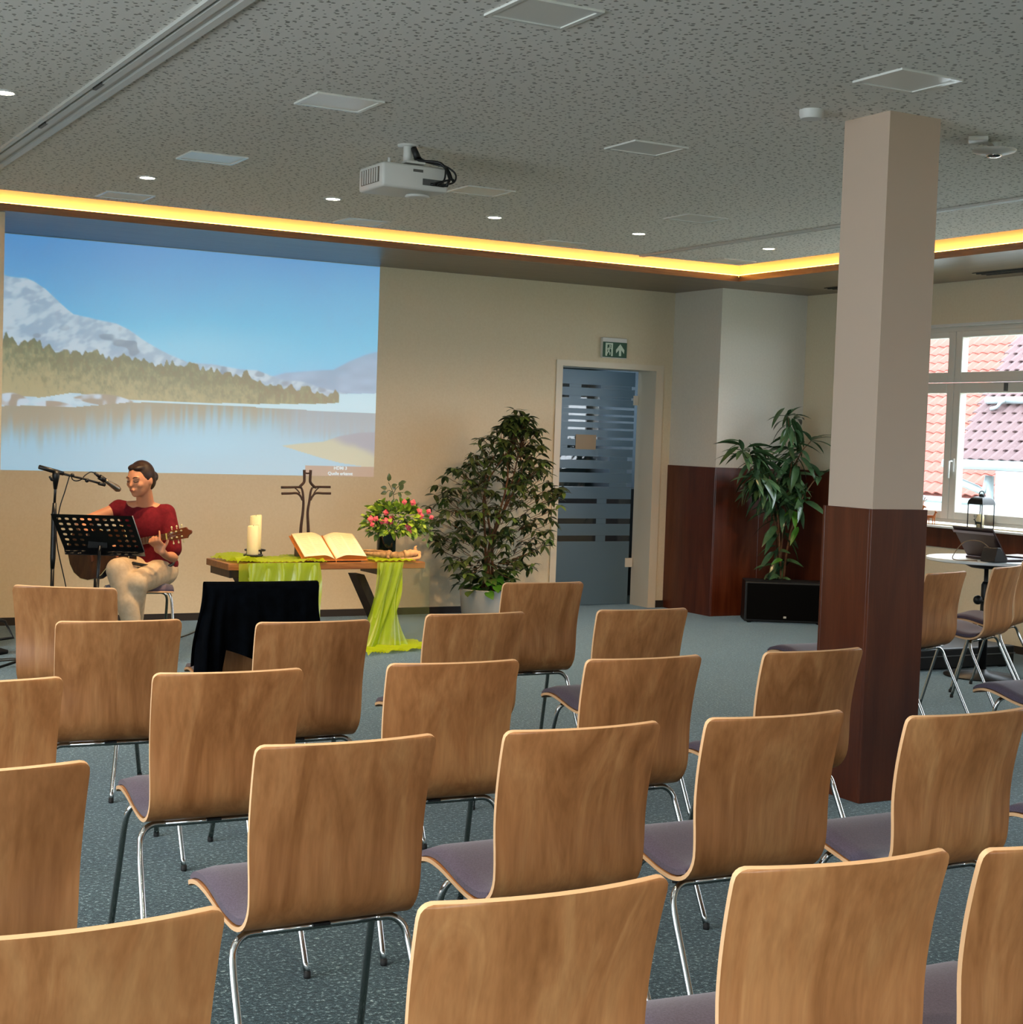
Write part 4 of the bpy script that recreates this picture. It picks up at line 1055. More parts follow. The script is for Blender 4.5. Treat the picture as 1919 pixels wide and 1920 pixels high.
# driftwood
t = thing('driftwood', 'gnarled piece of driftwood lying at the right end of the table', 'driftwood', (4.56, 9.80, TZ))
b = BM()
def limb(pts, rs):
    c_ = crv(pts, 5); n = len(c_); ri = [rs[min(int(i/5), len(rs)-1)]*(1-(i/5 % 1)) + rs[min(int(i/5)+1, len(rs)-1)]*(i/5 % 1) for i in range(n)]
    tube(b, c_, [r_*(1+.12*math.sin(i*2.1)) for i, r_ in enumerate(ri)], 9)
limb([(4.33, 9.84, TZ+.045), (4.42, 9.82, TZ+.042), (4.50, 9.80, TZ+.036), (4.58, 9.79, TZ+.034), (4.67, 9.79, TZ+.036)], [.012, .020, .024, .027, .030])
limb([(4.50, 9.80, TZ+.055), (4.47, 9.755, TZ+.045), (4.455, 9.72, TZ+.018)], [.018, .016, .010])
limb([(4.28, 9.86, TZ+.06), (4.36, 9.83, TZ+.068), (4.45, 9.82, TZ+.060), (4.52, 9.81, TZ+.05)], [.004, .007, .01, .014])
obj('dark_limb', b, 'driftwood', t)
b = BM(); limb([(4.60, 9.775, TZ+.040), (4.66, 9.77, TZ+.050), (4.72, 9.77, TZ+.048)], [.030, .027, .016]); limb([(4.56, 9.74, TZ+.014), (4.63, 9.725, TZ+.014), (4.695, 9.735, TZ+.022), (4.71, 9.76, TZ+.045)], [.008, .012, .011, .012])
limb([(4.70, 9.78, TZ+.05), (4.685, 9.78, TZ+.085), (4.70, 9.785, TZ+.10)], [.014, .01, .003])
obj('pale_limb', b, pm('bare pale wood', '#c89a6a', .8), t)

# ================================================================== PROJECTED PICTURE
def ip(x, pts):
    xs = [p[0] for p in pts]; ys = [p[1] for p in pts]; return np.interp(x, xs, ys)
def lin_np(h): return np.array(lin(h)[:3])
NU, NV = 460, 262
uu, vv_ = np.meshgrid(np.linspace(0, 1, NU), np.linspace(0, 1, NV))        # v from the top down
Xc = 10 + uu*1775; Yt = 42 + 170*uu; Yb = 1155 + 45*uu; Yc_ = Yt + (Yb-Yt)*vv_
rs = np.random.RandomState(4)
def vnoise(x, y, s, seed=0):
    r_ = np.random.RandomState(seed); G_ = r_.rand(128, 128); x = x/s; y = y/s
    xi = np.floor(x).astype(int); yi = np.floor(y).astype(int); fx = x-xi; fy = y-yi; fx = fx*fx*(3-2*fx); fy = fy*fy*(3-2*fy)
    g = lambda a, b_: G_[a % 128, b_ % 128]
    return (g(xi, yi)*(1-fx)+g(xi+1, yi)*fx)*(1-fy) + (g(xi, yi+1)*(1-fx)+g(xi+1, yi+1)*fx)*fy
def sm(a, b_, x): t_ = np.clip((x-a)/(b_-a), 0, 1); return t_*t_*(3-2*t_)
def mixc(A_, B_, k): return A_*(1-k[..., None]) + B_*k[..., None]
sky = mixc(np.broadcast_to(lin_np('#66a3ca'), (NV, NU, 3)), np.broadcast_to(lin_np('#8fc1da'), (NV, NU, 3)), sm(60, 680, Yc_ + 60*(vnoise(Xc, Yc_, 160, 1)-.5)))
sky = mixc(sky, np.broadcast_to(lin_np('#a9cfdc'), sky.shape), .5*np.exp(-((Xc-850)/420)**2-((Yc_-600)/120)**2))
pic = sky.copy()
mr = ip(Xc, [(0, 900), (1250, 720), (1320, 702), (1480, 692), (1560, 690), (1640, 652), (1720, 622), (1785, 608)])
pic = mixc(pic, np.broadcast_to(lin_np('#a3b0c0'), pic.shape)*(.9+.2*vnoise(Xc, Yc_*2, 60, 2))[..., None], sm(-6, 8, Yc_-mr)*(Xc > 1230))
m1 = ip(Xc, [(0, 222), (60, 245), (100, 252), (130, 252), (165, 268), (215, 305), (300, 392), (335, 422), (450, 450), (520, 465), (580, 495), (640, 540), (700, 578), (760, 610), (850, 650), (980, 662), (1100, 685), (1180, 690), (1240, 712), (1300, 735), (1400, 745), (1500, 775), (1600, 800), (1700, 815), (1785, 826)])
nz = vnoise(Xc+Yc_*.6, Yc_-Xc*.25, 46, 3)*.6 + vnoise(Xc+Yc_, Yc_-Xc*.3, 17, 5)*.4
snow = mixc(np.broadcast_to(lin_np('#a8b3bd'), pic.shape), np.broadcast_to(lin_np('#c3ccd0'), pic.shape), sm(.35, .7, nz))
snow = mixc(snow, np.broadcast_to(lin_np('#8e8e92'), pic.shape), .7*sm(.72, .82, vnoise(Xc, Yc_*1.6, 60, 9))*sm(430, 560, Yc_))
pic = mixc(pic, snow, sm(-5, 6, Yc_-m1)*(.96))
tt = ip(Xc, [(0, 505), (45, 515), (100, 560), (150, 545), (210, 562), (260, 590), (310, 602), (350, 612), (410, 590), (470, 610), (540, 632), (630, 628), (700, 652), (800, 662), (900, 672), (1000, 690), (1080, 705), (1140, 712), (1200, 752), (1300, 765), (1400, 780), (1500, 786), (1590, 800)])
tt = tt + 26*(vnoise(Xc, Xc*0, 13, 6)-.5)*1.4 + 22*(vnoise(Xc, Xc*0, 30, 7)-.5)
tb = ip(Xc, [(0, 795), (200, 815), (340, 792), (480, 815), (610, 828), (900, 842), (1200, 850), (1500, 852), (1592, 848)])
tn = vnoise(Xc*1.6, Yc_, 22, 8)*.6+vnoise(Xc*2, Yc_, 9, 11)*.4
trees = mixc(np.broadcast_to(lin_np('#8b8868'), pic.shape), np.broadcast_to(lin_np('#b2a67e'), pic.shape), sm(.25, .8, tn*.6 + .5*(Yc_-tt)/220))
k = sm(-3, 4, Yc_-tt)*(Yc_ < tb)*(Xc < 1592); pic = mixc(pic, trees, k)
wl = ip(Xc, [(0, 855), (160, 852), (350, 860), (600, 838), (900, 848), (1300, 872), (1500, 885), (1785, 900)])
shore = (Yc_ >= np.where(Xc < 1592, tb, 806)) & (Yc_ < wl)
pic = mixc(pic, np.broadcast_to(lin_np('#bed6dc'), pic.shape), shore.astype(float)*(.55+.45*sm(500, 700, Xc)))
for (ax, bx_, cy_, h_) in ((0, 160, 820, 34), (170, 345, 842, 18), (340, 610, 815, 26)):
    d_ = np.clip(1-((Xc-(ax+bx_)/2)/((bx_-ax)/2))**2, 0, 1); k = sm(-3, 3, h_*d_-np.abs(Yc_-cy_-(Xc-ax)*.08))*((Xc > ax) & (Xc < bx_))
    pic = mixc(pic, mixc(np.broadcast_to(lin_np('#a79a86'), pic.shape), np.broadcast_to(lin_np('#c2ccd2'), pic.shape), sm(.3, .6, vnoise(Xc, Yc_, 30, 12))), k)
st_ = vnoise(Xc*2.2, Yc_*.12, 26, 13)
water = mixc(np.broadcast_to(lin_np('#a39a82'), pic.shape), np.broadcast_to(lin_np('#93bccb'), pic.shape), sm(900, 1060, Yc_ + 90*(st_-.5) + 60*sm(200, 900, Xc) - 60*sm(1200, 1700, Xc)))
water = mixc(water, np.broadcast_to(lin_np('#9ea7ae'), pic.shape), .8*sm(1150, 1500, Xc)*(1-sm(960, 1050, Yc_)))
water = mixc(water, np.broadcast_to(lin_np('#86c4d6'), pic.shape), .7*np.exp(-((Xc-930)/260)**2-((Yc_-1040)/70)**2))
pic = mixc(pic, water, (Yc_ >= wl).astype(float))
rk = ip(Xc, [(1290, 1100), (1310, 1048), (1400, 1038), (1520, 1030), (1600, 1005), (1700, 990), (1785, 988)]); rb_ = ip(Xc, [(1290, 1040), (1320, 1052), (1400, 1075), (1500, 1105), (1600, 1130), (1785, 1160)])
rock = mixc(np.broadcast_to(lin_np('#b9b79c'), pic.shape), np.broadcast_to(lin_np('#9a9aa0'), pic.shape), sm(0, 50, (Xc-1500)*.35-(Yc_-1020)+18*(vnoise(Xc, Yc_, 40, 14)-.5)))
pic = mixc(pic, rock, sm(-3, 4, Yc_-rk)*(Yc_ < rb_)*(Xc > 1300))
capt = (uu > .80) & (vv_ > .954)
pic[capt] = lin_np('#a8917c')
AMB = mixc(np.broadcast_to(lin_np('#8e7d62'), pic.shape), np.broadcast_to(lin_np('#a48d6a'), pic.shape), sm(.1, .8, vv_))
em = np.clip((pic - AMB*.86)*.92, .004, 1)
PX0, PX1, PZ0, PZ1 = 2.155, 5.058, 1.098, SOF-.004
verts = np.zeros((NV*NU, 3)); verts[:, 0] = (PX0+(PX1-PX0)*uu).ravel(); verts[:, 1] = YW-.0025; verts[:, 2] = (PZ1-(PZ1-PZ0)*vv_).ravel()
ii, jj = np.meshgrid(np.arange(NU-1), np.arange(NV-1)); a_ = (jj*NU+ii).ravel(); fcs = np.stack([a_, a_+NU, a_+NU+1, a_+1], 1)
me = bpy.data.meshes.new('projected_image'); me.vertices.add(NU*NV); me.vertices.foreach_set('co', verts.ravel())
me.loops.add(len(fcs)*4); me.loops.foreach_set('vertex_index', fcs.ravel()); me.polygons.add(len(fcs)); me.polygons.foreach_set('loop_start', np.arange(len(fcs))*4); me.update(calc_edges=True)
ca = me.color_attributes.new('picture', 'FLOAT_COLOR', 'POINT'); ca.data.foreach_set('color', np.concatenate([em.reshape(-1, 3), np.ones((NU*NV, 1))], 1).ravel())
m, tn_, b_ = newmat('projected light on the wall paint'); at = nd(tn_, 'ShaderNodeVertexColor'); at.layer_name = 'picture'
tn_.links.new(at.outputs[0], b_.inputs['Emission Color']); b_.inputs['Emission Strength'].default_value = 1.0
b_.inputs['Base Color'].default_value = lin('#dcd0bc'); b_.inputs['Roughness'].default_value = .85; b_.inputs['Specular IOR Level'].default_value = .2
me.materials.append(m)
t = thing('projected_picture', 'large projected picture of a lake with forest and snowy mountains on the wall', 'projection', (3.6, YW, PZ0))
o = bpy.data.objects.new('projected_image', me); COL.objects.link(o); me.transform(Matrix.Translation(-t.location)); o.parent = t
def text(body, size, loc, mat, parent, bold=0, rot=(PI/2, 0, 0), align='CENTER'):
    c_ = bpy.data.curves.new('caption_text', 'FONT'); c_.body = body; c_.size = size; c_.align_x = align; c_.extrude = .0002; c_.offset = bold; c_.resolution_u = 3
    o = bpy.data.objects.new('caption_text', c_); COL.objects.link(o)
    me = bpy.data.meshes.new_from_object(o.evaluated_get(bpy.context.evaluated_depsgraph_get())); bpy.data.objects.remove(o)
    me.materials.clear(); me.materials.append(mat); me.transform(Matrix.Translation(Vector(loc)-parent.location) @ Matrix.Rotation(PI/2, 4, 'X'))
    o = bpy.data.objects.new('caption_text', me); COL.objects.link(o); o.parent = parent; return o
mt_ = emit('projected white text', (.85, .95, .95, 1), .75)
text('HDMI 3', .034, (4.772, YW-.004, 1.150), mt_, t, .0008)
text('Quelle erkannt', .034, (4.772, YW-.004, 1.108), mt_, t, .0008)

# ================================================================== PROJECTOR
t = thing('projector', 'white video projector hanging from the ceiling with black cables', 'projector', (3.19, 6.82, CEIL))
b = BM(); bx(b, 2.985, 3.325, 6.70, 6.98, 2.590, 2.705); bevel_all(b, .014, 3); obj('body', b, 'white', t, sharp=40)
b = BM(); bx(b, 2.9815, 2.9855, 6.74, 6.94, 2.615, 2.685); obj('side_vent', b, pm('beige vent', '#6f675c', .6), t)
for k in range(7):
    b = BM(); bx(b, 2.979, 2.9814, 6.75+k*.027, 6.762+k*.027, 2.617, 2.683); obj('vent_slat', b, 'white', t)
b = BM(); lathe(b, [(0, 0), (.055, 0), (.060, -.008), (.04, -.012), (0, -.012)], 24, (3.24, 6.86, 2.590)); obj('lens_dome', b, 'white', t)
b = BM(); tube(b, [(3.165, 6.82, CEIL-.0005), (3.165, 6.82, 2.72)], .022, 14); lathe(b, [(0, 0), (.05, 0), (.05, -.008), (0, -.008)], 20, (3.165, 6.82, CEIL-.0005)); bx(b, 3.06, 3.27, 6.80, 6.84, 2.706, 2.716); bx(b, 3.115, 3.215, 6.73, 6.91, 2.716, 2.726)
tube(b, [(3.07, 6.82, 2.71), (3.07, 6.82, 2.745)], .008); obj('ceiling_mount', b, 'white', t)
b = BM(); bx(b, 3.14, 3.19, 6.6975, 6.6999, 2.672, 2.684); bx(b, 3.19, 3.30, 6.6975, 6.6999, 2.615, 2.645); obj('connector_panel', b, 'grey', t)
for k, (mx_, mz) in enumerate(((3.31, 2.66), (3.34, 2.68), (3.29, 2.70), (3.33, 2.64))):
    b = BM(); tube(b, crv([(3.185, 6.795, 2.785), (3.20+.01*k, 6.77, 2.74), (3.28+.01*k, 6.70, 2.725-.006*k), (mx_, 6.665, mz), (mx_-.01, 6.655, 2.63+.006*k), (3.29-.02*k, 6.665, 2.618), (3.23+.03*k, 6.698, 2.622)], 6), .0045 if k else .007, 7); obj('cable', b, 'black', t)
b = BM(); tube(b, [(3.183, 6.795, 2.80), (3.196, 6.775, 2.748)], [.014, .018], 10); obj('cable_sleeve', b, 'black', t)

# ================================================================== MICROPHONE STAND
t = thing('microphone_stand', 'black boom microphone stand beside the guitar player', 'microphone stand', (2.085, 9.2, 0))
b = BM(); tube(b, [(2.085, 9.2, .10), (2.087, 9.2, .62)], .011, 10); tube(b, [(2.087, 9.2, .60), (2.088, 9.2, .66), (2.090, 9.2, .90), (2.091, 9.2, .98)], [.012, .016, .016, .011], 12); obj('lower_tube', b, 'blackmetal', t)
b = BM(); tube(b, [(2.091, 9.2, .96), (2.096, 9.2, 1.13)], .0075, 10); tube(b, [(2.094, 9.2, 1.06), (2.096, 9.2, 1.14), (2.097, 9.2, 1.165)], [.010, .022, .020], 12); obj('upper_tube', b, 'blackmetal', t)
b = BM(); tube(b, [(2.06, 9.19, 1.135), (2.070, 9.19, 1.115), (2.09, 9.2, 1.11)], .009, 8); obj('clutch_lever', b, 'blackmetal', t)
b = BM(); tube(b, [(1.996, 9.18, 1.187), (2.10, 9.2, 1.160), (2.14, 9.21, 1.150)], [.013, .014, .012], 10); tube(b, [(2.13, 9.21, 1.151), (2.27, 9.24, 1.120), (2.385, 9.27, 1.090)], [.0075, .0065, .0065], 10); obj('boom', b, 'blackmetal', t)
b = BM(); ball(b, (2.195, 9.22, 1.142), .012); obj('boom_clip', b, 'blackmetal', t)
b = BM(); ball(b, (2.285, 9.24, 1.112), .013); obj('boom_clip', b, 'blackmetal', t)
b = BM(); tube(b, [(2.36, 9.265, 1.095), (2.40, 9.275, 1.086)], .011, 10); obj('boom_tip', b, 'blackmetal', t)
for k in range(3):
    a = k*2*PI/3+.5; b = BM(); tube(b, [(2.085, 9.2, .12), (2.085+.30*math.cos(a), 9.2+.30*math.sin(a), .012)], .008, 8); obj('leg', b, 'blackmetal', t)
t = thing('microphone', 'slim brass grey microphone held at the mouth of the singer', 'microphone', (2.45, 9.3, 1.09))
b = BM(); tube(b, [(2.395, 9.29, 1.118), (2.425, 9.30, 1.100), (2.47, 9.315, 1.074), (2.488, 9.32, 1.062), (2.502, 9.325, 1.055)], [.011, .013, .019, .020, .012], 14); obj('body', b, 'mic', t)
b = BM(); tube(b, [(2.368, 9.28, 1.132), (2.402, 9.29, 1.112)], .0165, 12); tube(b, [(2.338, 9.275, 1.155), (2.372, 9.28, 1.130)], [.008, .010], 10); obj('holder', b, 'black', t)
b = BM(); tube(b, crv([(2.338, 9.275, 1.155), (2.31, 9.265, 1.160), (2.275, 9.25, 1.140), (2.255, 9.245, 1.118), (2.225, 9.24, 1.108), (2.20, 9.23, 1.115), (2.19, 9.225, 1.135)], 5), .0035, 6)
tube(b, crv([(2.178, 9.22, 1.135), (2.155, 9.22, 1.05), (2.125, 9.23, .93), (2.12, 9.25, .75), (2.20, 9.28, .40), (2.22, 9.30, .06), (2.1, 9.5, .008), (2.0, 9.72, .006), (1.8, 9.68, .006)], 6), .0035, 6); obj('cable', b, 'black', t)

# ================================================================== MUSIC STAND
t = thing('music_stand', 'black perforated music stand in front of the guitar player', 'music stand', (2.32, 9.08, 0))
TLc, TRc, BRc, BLc = Vector((2.025, 9.0, .927)), Vector((2.485, 8.98, .918)), Vector((2.605, 9.14, .704)), Vector((2.142, 9.16, .718))
def dk(u, v): return (TLc*(1-u)+TRc*u)*(1-v) + (BLc*(1-u)+BRc*u)*v
nrm = (TRc-TLc).cross(BLc-TLc).normalized()
b = BM()
def quad(p): b.faces.new([b.verts.new(dk(*q_)) for q_ in p])
mu, mv = .035, .05; cw_, ch_ = (1-2*mu)/10, (1-2*mv)/6
quad([(0, 0), (1, 0), (1, mv), (0, mv)]); quad([(0, 1-mv), (1, 1-mv), (1, 1), (0, 1)]); quad([(0, mv), (mu, mv), (mu, 1-mv), (0, 1-mv)]); quad([(1-mu, mv), (1, mv), (1, 1-mv), (1-mu, 1-mv)])
for i in range(10):
    for j in range(6):
        u0, v0 = mu+i*cw_, mv+j*ch_
        if 4 <= i <= 5 and j >= 3 or (i in (3, 6) and j == 4): quad([(u0, v0), (u0+cw_, v0), (u0+cw_, v0+ch_), (u0, v0+ch_)]); continue
        oc = [(u0+cw_*a, v0+ch_*c_) for a, c_ in ((0, 0), (.5, 0), (1, 0), (1, .5), (1, 1), (.5, 1), (0, 1), (0, .5))]
        ic = [(u0+cw_*(.5+.27*a), v0+ch_*(.5+.25*c_)) for a, c_ in ((-.8, -.8), (0, -1), (.8, -.8), (1, 0), (.8, .8), (0, 1), (-.8, .8), (-1, 0))]
        for k in range(8): quad([oc[k], oc[(k+1) % 8], ic[(k+1) % 8], ic[k]])
bmesh.ops.remove_doubles(b, verts=b.verts, dist=1e-5); bmesh.ops.recalc_face_normals(b, faces=b.faces); dup_ = bmesh.ops.duplicate(b, geom=b.verts[:]+b.edges[:]+b.faces[:]); bmesh.ops.translate(b, verts=[e for e in dup_['geom'] if isinstance(e, bmesh.types.BMVert)], vec=nrm*.002); obj('desk', b, 'blackmetal', t, recalc=False)
b = BM(); quad2 = [BLc, BRc, BRc-nrm*.045, BLc-nrm*.045]; q3 = [p+Vector((0, 0, -.003)) for p in quad2]
A_ = [b.verts.new(p) for p in quad2]; B_ = [b.verts.new(p) for p in q3]; b.faces.new(A_); b.faces.new(B_[::-1])
for i in range(4): b.faces.new((A_[i], B_[i], B_[(i+1) % 4], A_[(i+1) % 4]))
obj('ledge', b, 'blackmetal', t)
b = BM(); tube(b, [TRc+Vector((.002, 0, .002)), BRc+Vector((.002, 0, -.006))], .003, 6); obj('edge_trim', b, pm('light grey edge trim', '#a09a94', .4), t)
b = BM(); c0 = dk(.46, .7); bx(b, c0.x-.05, c0.x+.06, c0.y+.012, c0.y+.037, c0.z-.05, c0.z+.035); obj('desk_bracket', b, 'rubber', t)
b = BM(); tube(b, [(2.33, 9.09, .74), (2.315, 9.09, .40)], .010, 10); tube(b, [(2.316, 9.09, .55), (2.30, 9.09, .06)], .0165, 12); obj('pole', b, 'blackmetal', t)
for k in range(3):
    a = k*2*PI/3+.2; b = BM(); tube(b, [(2.30, 9.09, .16), (2.30+.24*math.cos(a), 9.09+.24*math.sin(a), .012)], .008, 8); obj('leg', b, 'blackmetal', t)

# ================================================================== GUITAR PLAYER
Hc = Vector((2.675, 9.50, 1.118)); fd = Vector((-.78, -.58, -.20)).normalized(); sd = fd.cross(Vector((0, 0, 1))).normalized()*-1
if sd.y > 0: sd = -sd
up = sd.cross(fd); up = up if up.z > 0 else -up
HM = Matrix((sd, fd, up)).transposed().to_4x4()
def H(s, f, u): return Hc + sd*s + fd*f + up*u
body = thing('person', 'woman in a maroon top and beige trousers seated playing guitar behind a music stand', 'person', (2.75, 9.55, 0))
hipR, hipL = (2.73, 9.68, .545), (2.865, 9.61, .540); kneeR, kneeL = (2.505, 9.34, .575), (2.60, 9.28, .50); ankR, ankL = (2.600, 9.22, .13), (2.63, 9.42, .12)
shR, shL = (2.590, 9.665, .925), (2.850, 9.530, .905); elR, elL = (2.345, 9.62, .835), (2.872, 9.440, .640); wrR, wrL = (2.435, 9.43, .700), (2.775, 9.265, .665)
P = [('e', Hc, (.070, .088, .098), HM), ('e', H(0, .030, -.045), (.052, .058, .058), HM), ('e', H(0, .062, -.082), (.024, .022, .020), HM), ('c', H(0, .080, .012), H(0, .100, -.022), .007, .0105),
     ('e', H(0, .092, -.052), (.020, .010, .009), HM), ('e', H(.071, -.008, -.012), (.008, .018, .028), HM), ('e', H(-.071, -.008, -.012), (.008, .018, .028), HM),
     ('e', H(.034, .058, -.022), (.024, .022, .024), HM), ('e', H(-.034, .058, -.022), (.024, .022, .024), HM), ('e', H(.026, .076, .020), (.028, .010, .007), HM), ('e', H(-.026, .076, .020), (.028, .010, .007), HM),
     ('c', H(0, -.02, -.06), (2.735, 9.585, .945), .048, .056), ('c', (2.735, 9.585, .93), shR, .055, .045), ('c', (2.735, 9.585, .93), shL, .055, .045),
     ('e', (2.74, 9.60, .83), (.125, .09, .14), Matrix.Rotation(R(-30), 4, 'Z')), ('e', (2.79, 9.64, .66), (.115, .09, .15), Matrix.Rotation(R(-30), 4, 'Z')), ('e', (2.80, 9.65, .55), (.14, .11, .09), Matrix.Rotation(R(-30), 4, 'Z')),
     ('c', shR, elR, .042, .034), ('c', elR, wrR, .034, .022), ('c', shL, elL, .042, .034), ('c', elL, wrL, .034, .022),
     ('c', hipR, kneeR, .075, .052), ('c', kneeR, ankR, .050, .034), ('c', hipL, kneeL, .075, .052), ('c', kneeL, ankL, .050, .034),
     ('c', ankR, (2.56, 9.12, .035), .032, .026), ('c', ankL, (2.56, 9.36, .035), .032, .026)]
# left hand: palm below the neck, fingers closing over the strings
N0 = Vector((2.755, 9.20, .785)); gd = Vector((.62, -.76, .22)).normalized(); gn = Vector((-.78, -.62, .05)); gn = (gn - gd*gn.dot(gd)).normalized(); gb = gn.cross(gd); gb = gb if gb.z > 0 else -gb
def Gp(a, b2, c_): return N0 + gd*a + gb*b2 + gn*c_        # along neck from nut, across, out of the fretboard
P += [('e', Gp(-.055, -.060, .006), (.040, .018, .036), Matrix((gd, gn, gb)).transposed().to_4x4()), ('c', wrL, Gp(-.045, -.085, .0), .022, .024)]
for k, (a, top_, out_) in enumerate(((-.022, .030, .030), (-.045, .006, .034), (-.068, .010, .034), (-.088, -.004, .032))):
    K = Gp(a, -.040, .018); Q1 = Gp(a-.003, -.022, .038+.003*k); Q2 = Gp(a-.004, top_*.5, .036); Q3 = Gp(a-.005, top_, .024 if k else .022)
    if k == 0: Q2 = Gp(a, .012, .034); Q3 = Gp(a-.002, .036, .030)
    P += [('c', K, Q1, .0095, .009), ('c', Q1, Q2, .009, .008), ('c', Q2, Q3, .008, .007)]
P += [('c', Gp(-.030, -.060, -.010), Gp(-.012, -.030, -.022), .011, .010), ('c', Gp(-.012, -.030, -.022), Gp(-.005, .0, -.026), .010, .008)]
# right hand over the sound hole
hR = Vector((2.455, 9.385, .690))
P += [('c', wrR, hR, .022, .024), ('e', hR, (.034, .018, .030), Matrix.Rotation(R(-30), 4, 'Z'))]
for k in range(4):
    P += [('c', hR+Vector((.012+.006*k, -.008, -.012-.010*k+.02)), hR+Vector((.045+.004*k, -.018, -.020-.010*k+.02)), .0085, .008), ('c', hR+Vector((.045+.004*k, -.018, -.020-.010*k+.02)), hR+Vector((.055, .008, -.040-.008*k+.02)), .008, .007)]
P += [('c', hR+Vector((.0, -.01, .015)), hR+Vector((.040, -.012, .026)), .010, .008)]
blob('body', P, 'skin', body, .0065, 3)
shirt = [('e', (2.742, 9.60, .83), (.160, .112, .150), Matrix.Rotation(R(-30), 4, 'Z')), ('e', (2.79, 9.635, .68), (.155, .118, .150), Matrix.Rotation(R(-30), 4, 'Z')), ('e', (2.805, 9.645, .585), (.165, .128, .075), Matrix.Rotation(R(-30), 4, 'Z')),
         ('c', (2.675, 9.62, .905), shR, .060, .058), ('c', (2.785, 9.565, .900), shL, .060, .060), ('c', shR, (2.568, 9.658, .915), .058, .054), ('c', shL, (2.866, 9.475, .76), .060, .062), ('c', (2.866, 9.475, .76), (2.872, 9.45, .69), .062, .058)]
blob('shirt', shirt, 'shirt', body, .009, 6)
tr_ = [('e', (2.80, 9.655, .545), (.165, .130, .085), Matrix.Rotation(R(-30), 4, 'Z')), ('c', hipR, kneeR, .095, .072), ('c', kneeR, (2.59, 9.235, .19), .072, .052), ('c', hipL, kneeL, .095, .070), ('c', kneeL, (2.628, 9.41, .18), .070, .050),
       ('c', (2.545, 9.29, .40), (2.57, 9.26, .28), .066, .060), ('c', (2.585, 9.24, .215), (2.589, 9.236, .185), .058, .055)]
blob('trousers', tr_, 'trousers', body, .009, 4)
hair = [('e', H(0, -.017, .020), (.078, .088, .092), HM), ('e', H(.02, .02, .075), (.035, .05, .022), HM), ('e', H(-.02, .02, .075), (.035, .05, .022), HM), ('e', H(0, -.045, -.020), (.070, .060, .070), HM), ('e', H(.004, -.118, -.012), (.034, .032, .036), HM), ('c', H(0, -.08, -.06), H(0, -.06, -.075), .018, .014)]
blob('hair', hair, 'hair', body, .007, 2)
b = BM()
for s in (-1, 1):
    tube(b, crv([H(s*.014, .090, .022), H(s*.030, .086, .028), H(s*.048, .070, .022)], 3), [.0022, .003, .003, .003, .003, .0022, .0015], 6)
obj('eyebrows', b, 'hair', body)
b = BM()
for s in (-1, 1): tube(b, crv([H(s*.016, .088, .002), H(s*.029, .087, -.004), H(s*.043, .074, .001)], 3), .0022, 6)
obj('eyelashes', b, 'hair', body)
b = BM(); ball(b, H(0, .0975, -.0495), .001, 15, 5, 2.6, 10, rot=HM); ball(b, H(0, .0965, -.0550), .001, 13, 5, 3.0, 10, rot=HM); obj('lips', b, 'lips', body)
for a0, a1 in (((2.60, 9.22, .04), (2.545, 9.08, .035)), ((2.63, 9.42, .04), (2.555, 9.33, .035))):
    blob('shoe', [('c', a0, a1, .044, .034), ('c', Vector(a0)+Vector((0, 0, .03)), a0, .04, .04)], 'black', body, .009, 3)
bpy.context.view_layer.update()

# guitar
gt = thing('acoustic_guitar', 'brown acoustic guitar with dark sides held by the seated woman', 'guitar', Gp(-.56, 0, -.05))
GM = Matrix((gd, gb, gn)).transposed().to_4x4(); GM.translation = N0; GM = GM @ Matrix.Scale(.86, 4)
def gl_(bm_): bmesh.ops.transform(bm_, matrix=GM, verts=bm_.verts)
half = [(-.855, 0), (-.850, .06), (-.825, .125), (-.775, .175), (-.715, .197), (-.65, .198), (-.59, .175), (-.545, .140), (-.51, .122), (-.47, .122), (-.43, .138), (-.395, .146), (-.36, .135), (-.342, .10), (-.338, .04)]
out_ = half + [(a, -c_) for a, c_ in half[::-1] if abs(c_) > 1e-6]
cx_o = []; P3 = [Vector((a, c_, 0)) for a, c_ in out_]
b = BM(); prism(b, [(p.x, p.y) for p in P3], -.105, -.0135, 'z'); gl_(b); obj('side_shell', b, 'guitar_side', gt)
b = BM(); prism(b, [(p.x, p.y) for p in P3], -.0133, -.0095, 'z'); gl_(b); obj('soundboard', b, 'guitar', gt)
b = BM(); tube(b, [(p.x, p.y, -.0115) for p in P3]+[(P3[0].x, P3[0].y, -.0115)], .003, 6); gl_(b); obj('binding', b, 'bind', gt)
b = BM(); lathe(b, [(0, 0), (.050, 0), (.050, .0008), (0, .0008)], 28, (-.485, 0, -.0094)); gl_(b); obj('sound_hole', b, 'black', gt)
b = BM(); prism(b, [(-.655, -.075), (-.655, .075), (-.635, .07), (-.632, .02), (-.632, -.02), (-.635, -.07)], -.0094, -.0015, 'z'); gl_(b); obj('bridge', b, 'fret', gt)
b = BM(); prism(b, [(-.44, -.028), (-.44, .028), (0, .0215), (0, -.0215)], -.006, 0, 'z'); gl_(b); obj('fretboard', b, 'fret', gt)
b = BM(); pts = [Vector((-.36, 0, -.018)), Vector((0, 0, -.014))]; prism(b, [(-.36, -.024), (-.36, .024), (0, .02), (0, -.02)], -.022, -.0062, 'z'); gl_(b); obj('neck', b, 'fret', gt)
pos = 0; sc_l = .648; b = BM()
for k in range(14):
    pos = sc_l*(1-2**(-(k+1)/12)); bx(b, -pos-.001, -pos+.001, -.022-.006*pos/.44, .022+.006*pos/.44, 0, .0012)
gl_(b); obj('frets', b, 'chrome', gt)
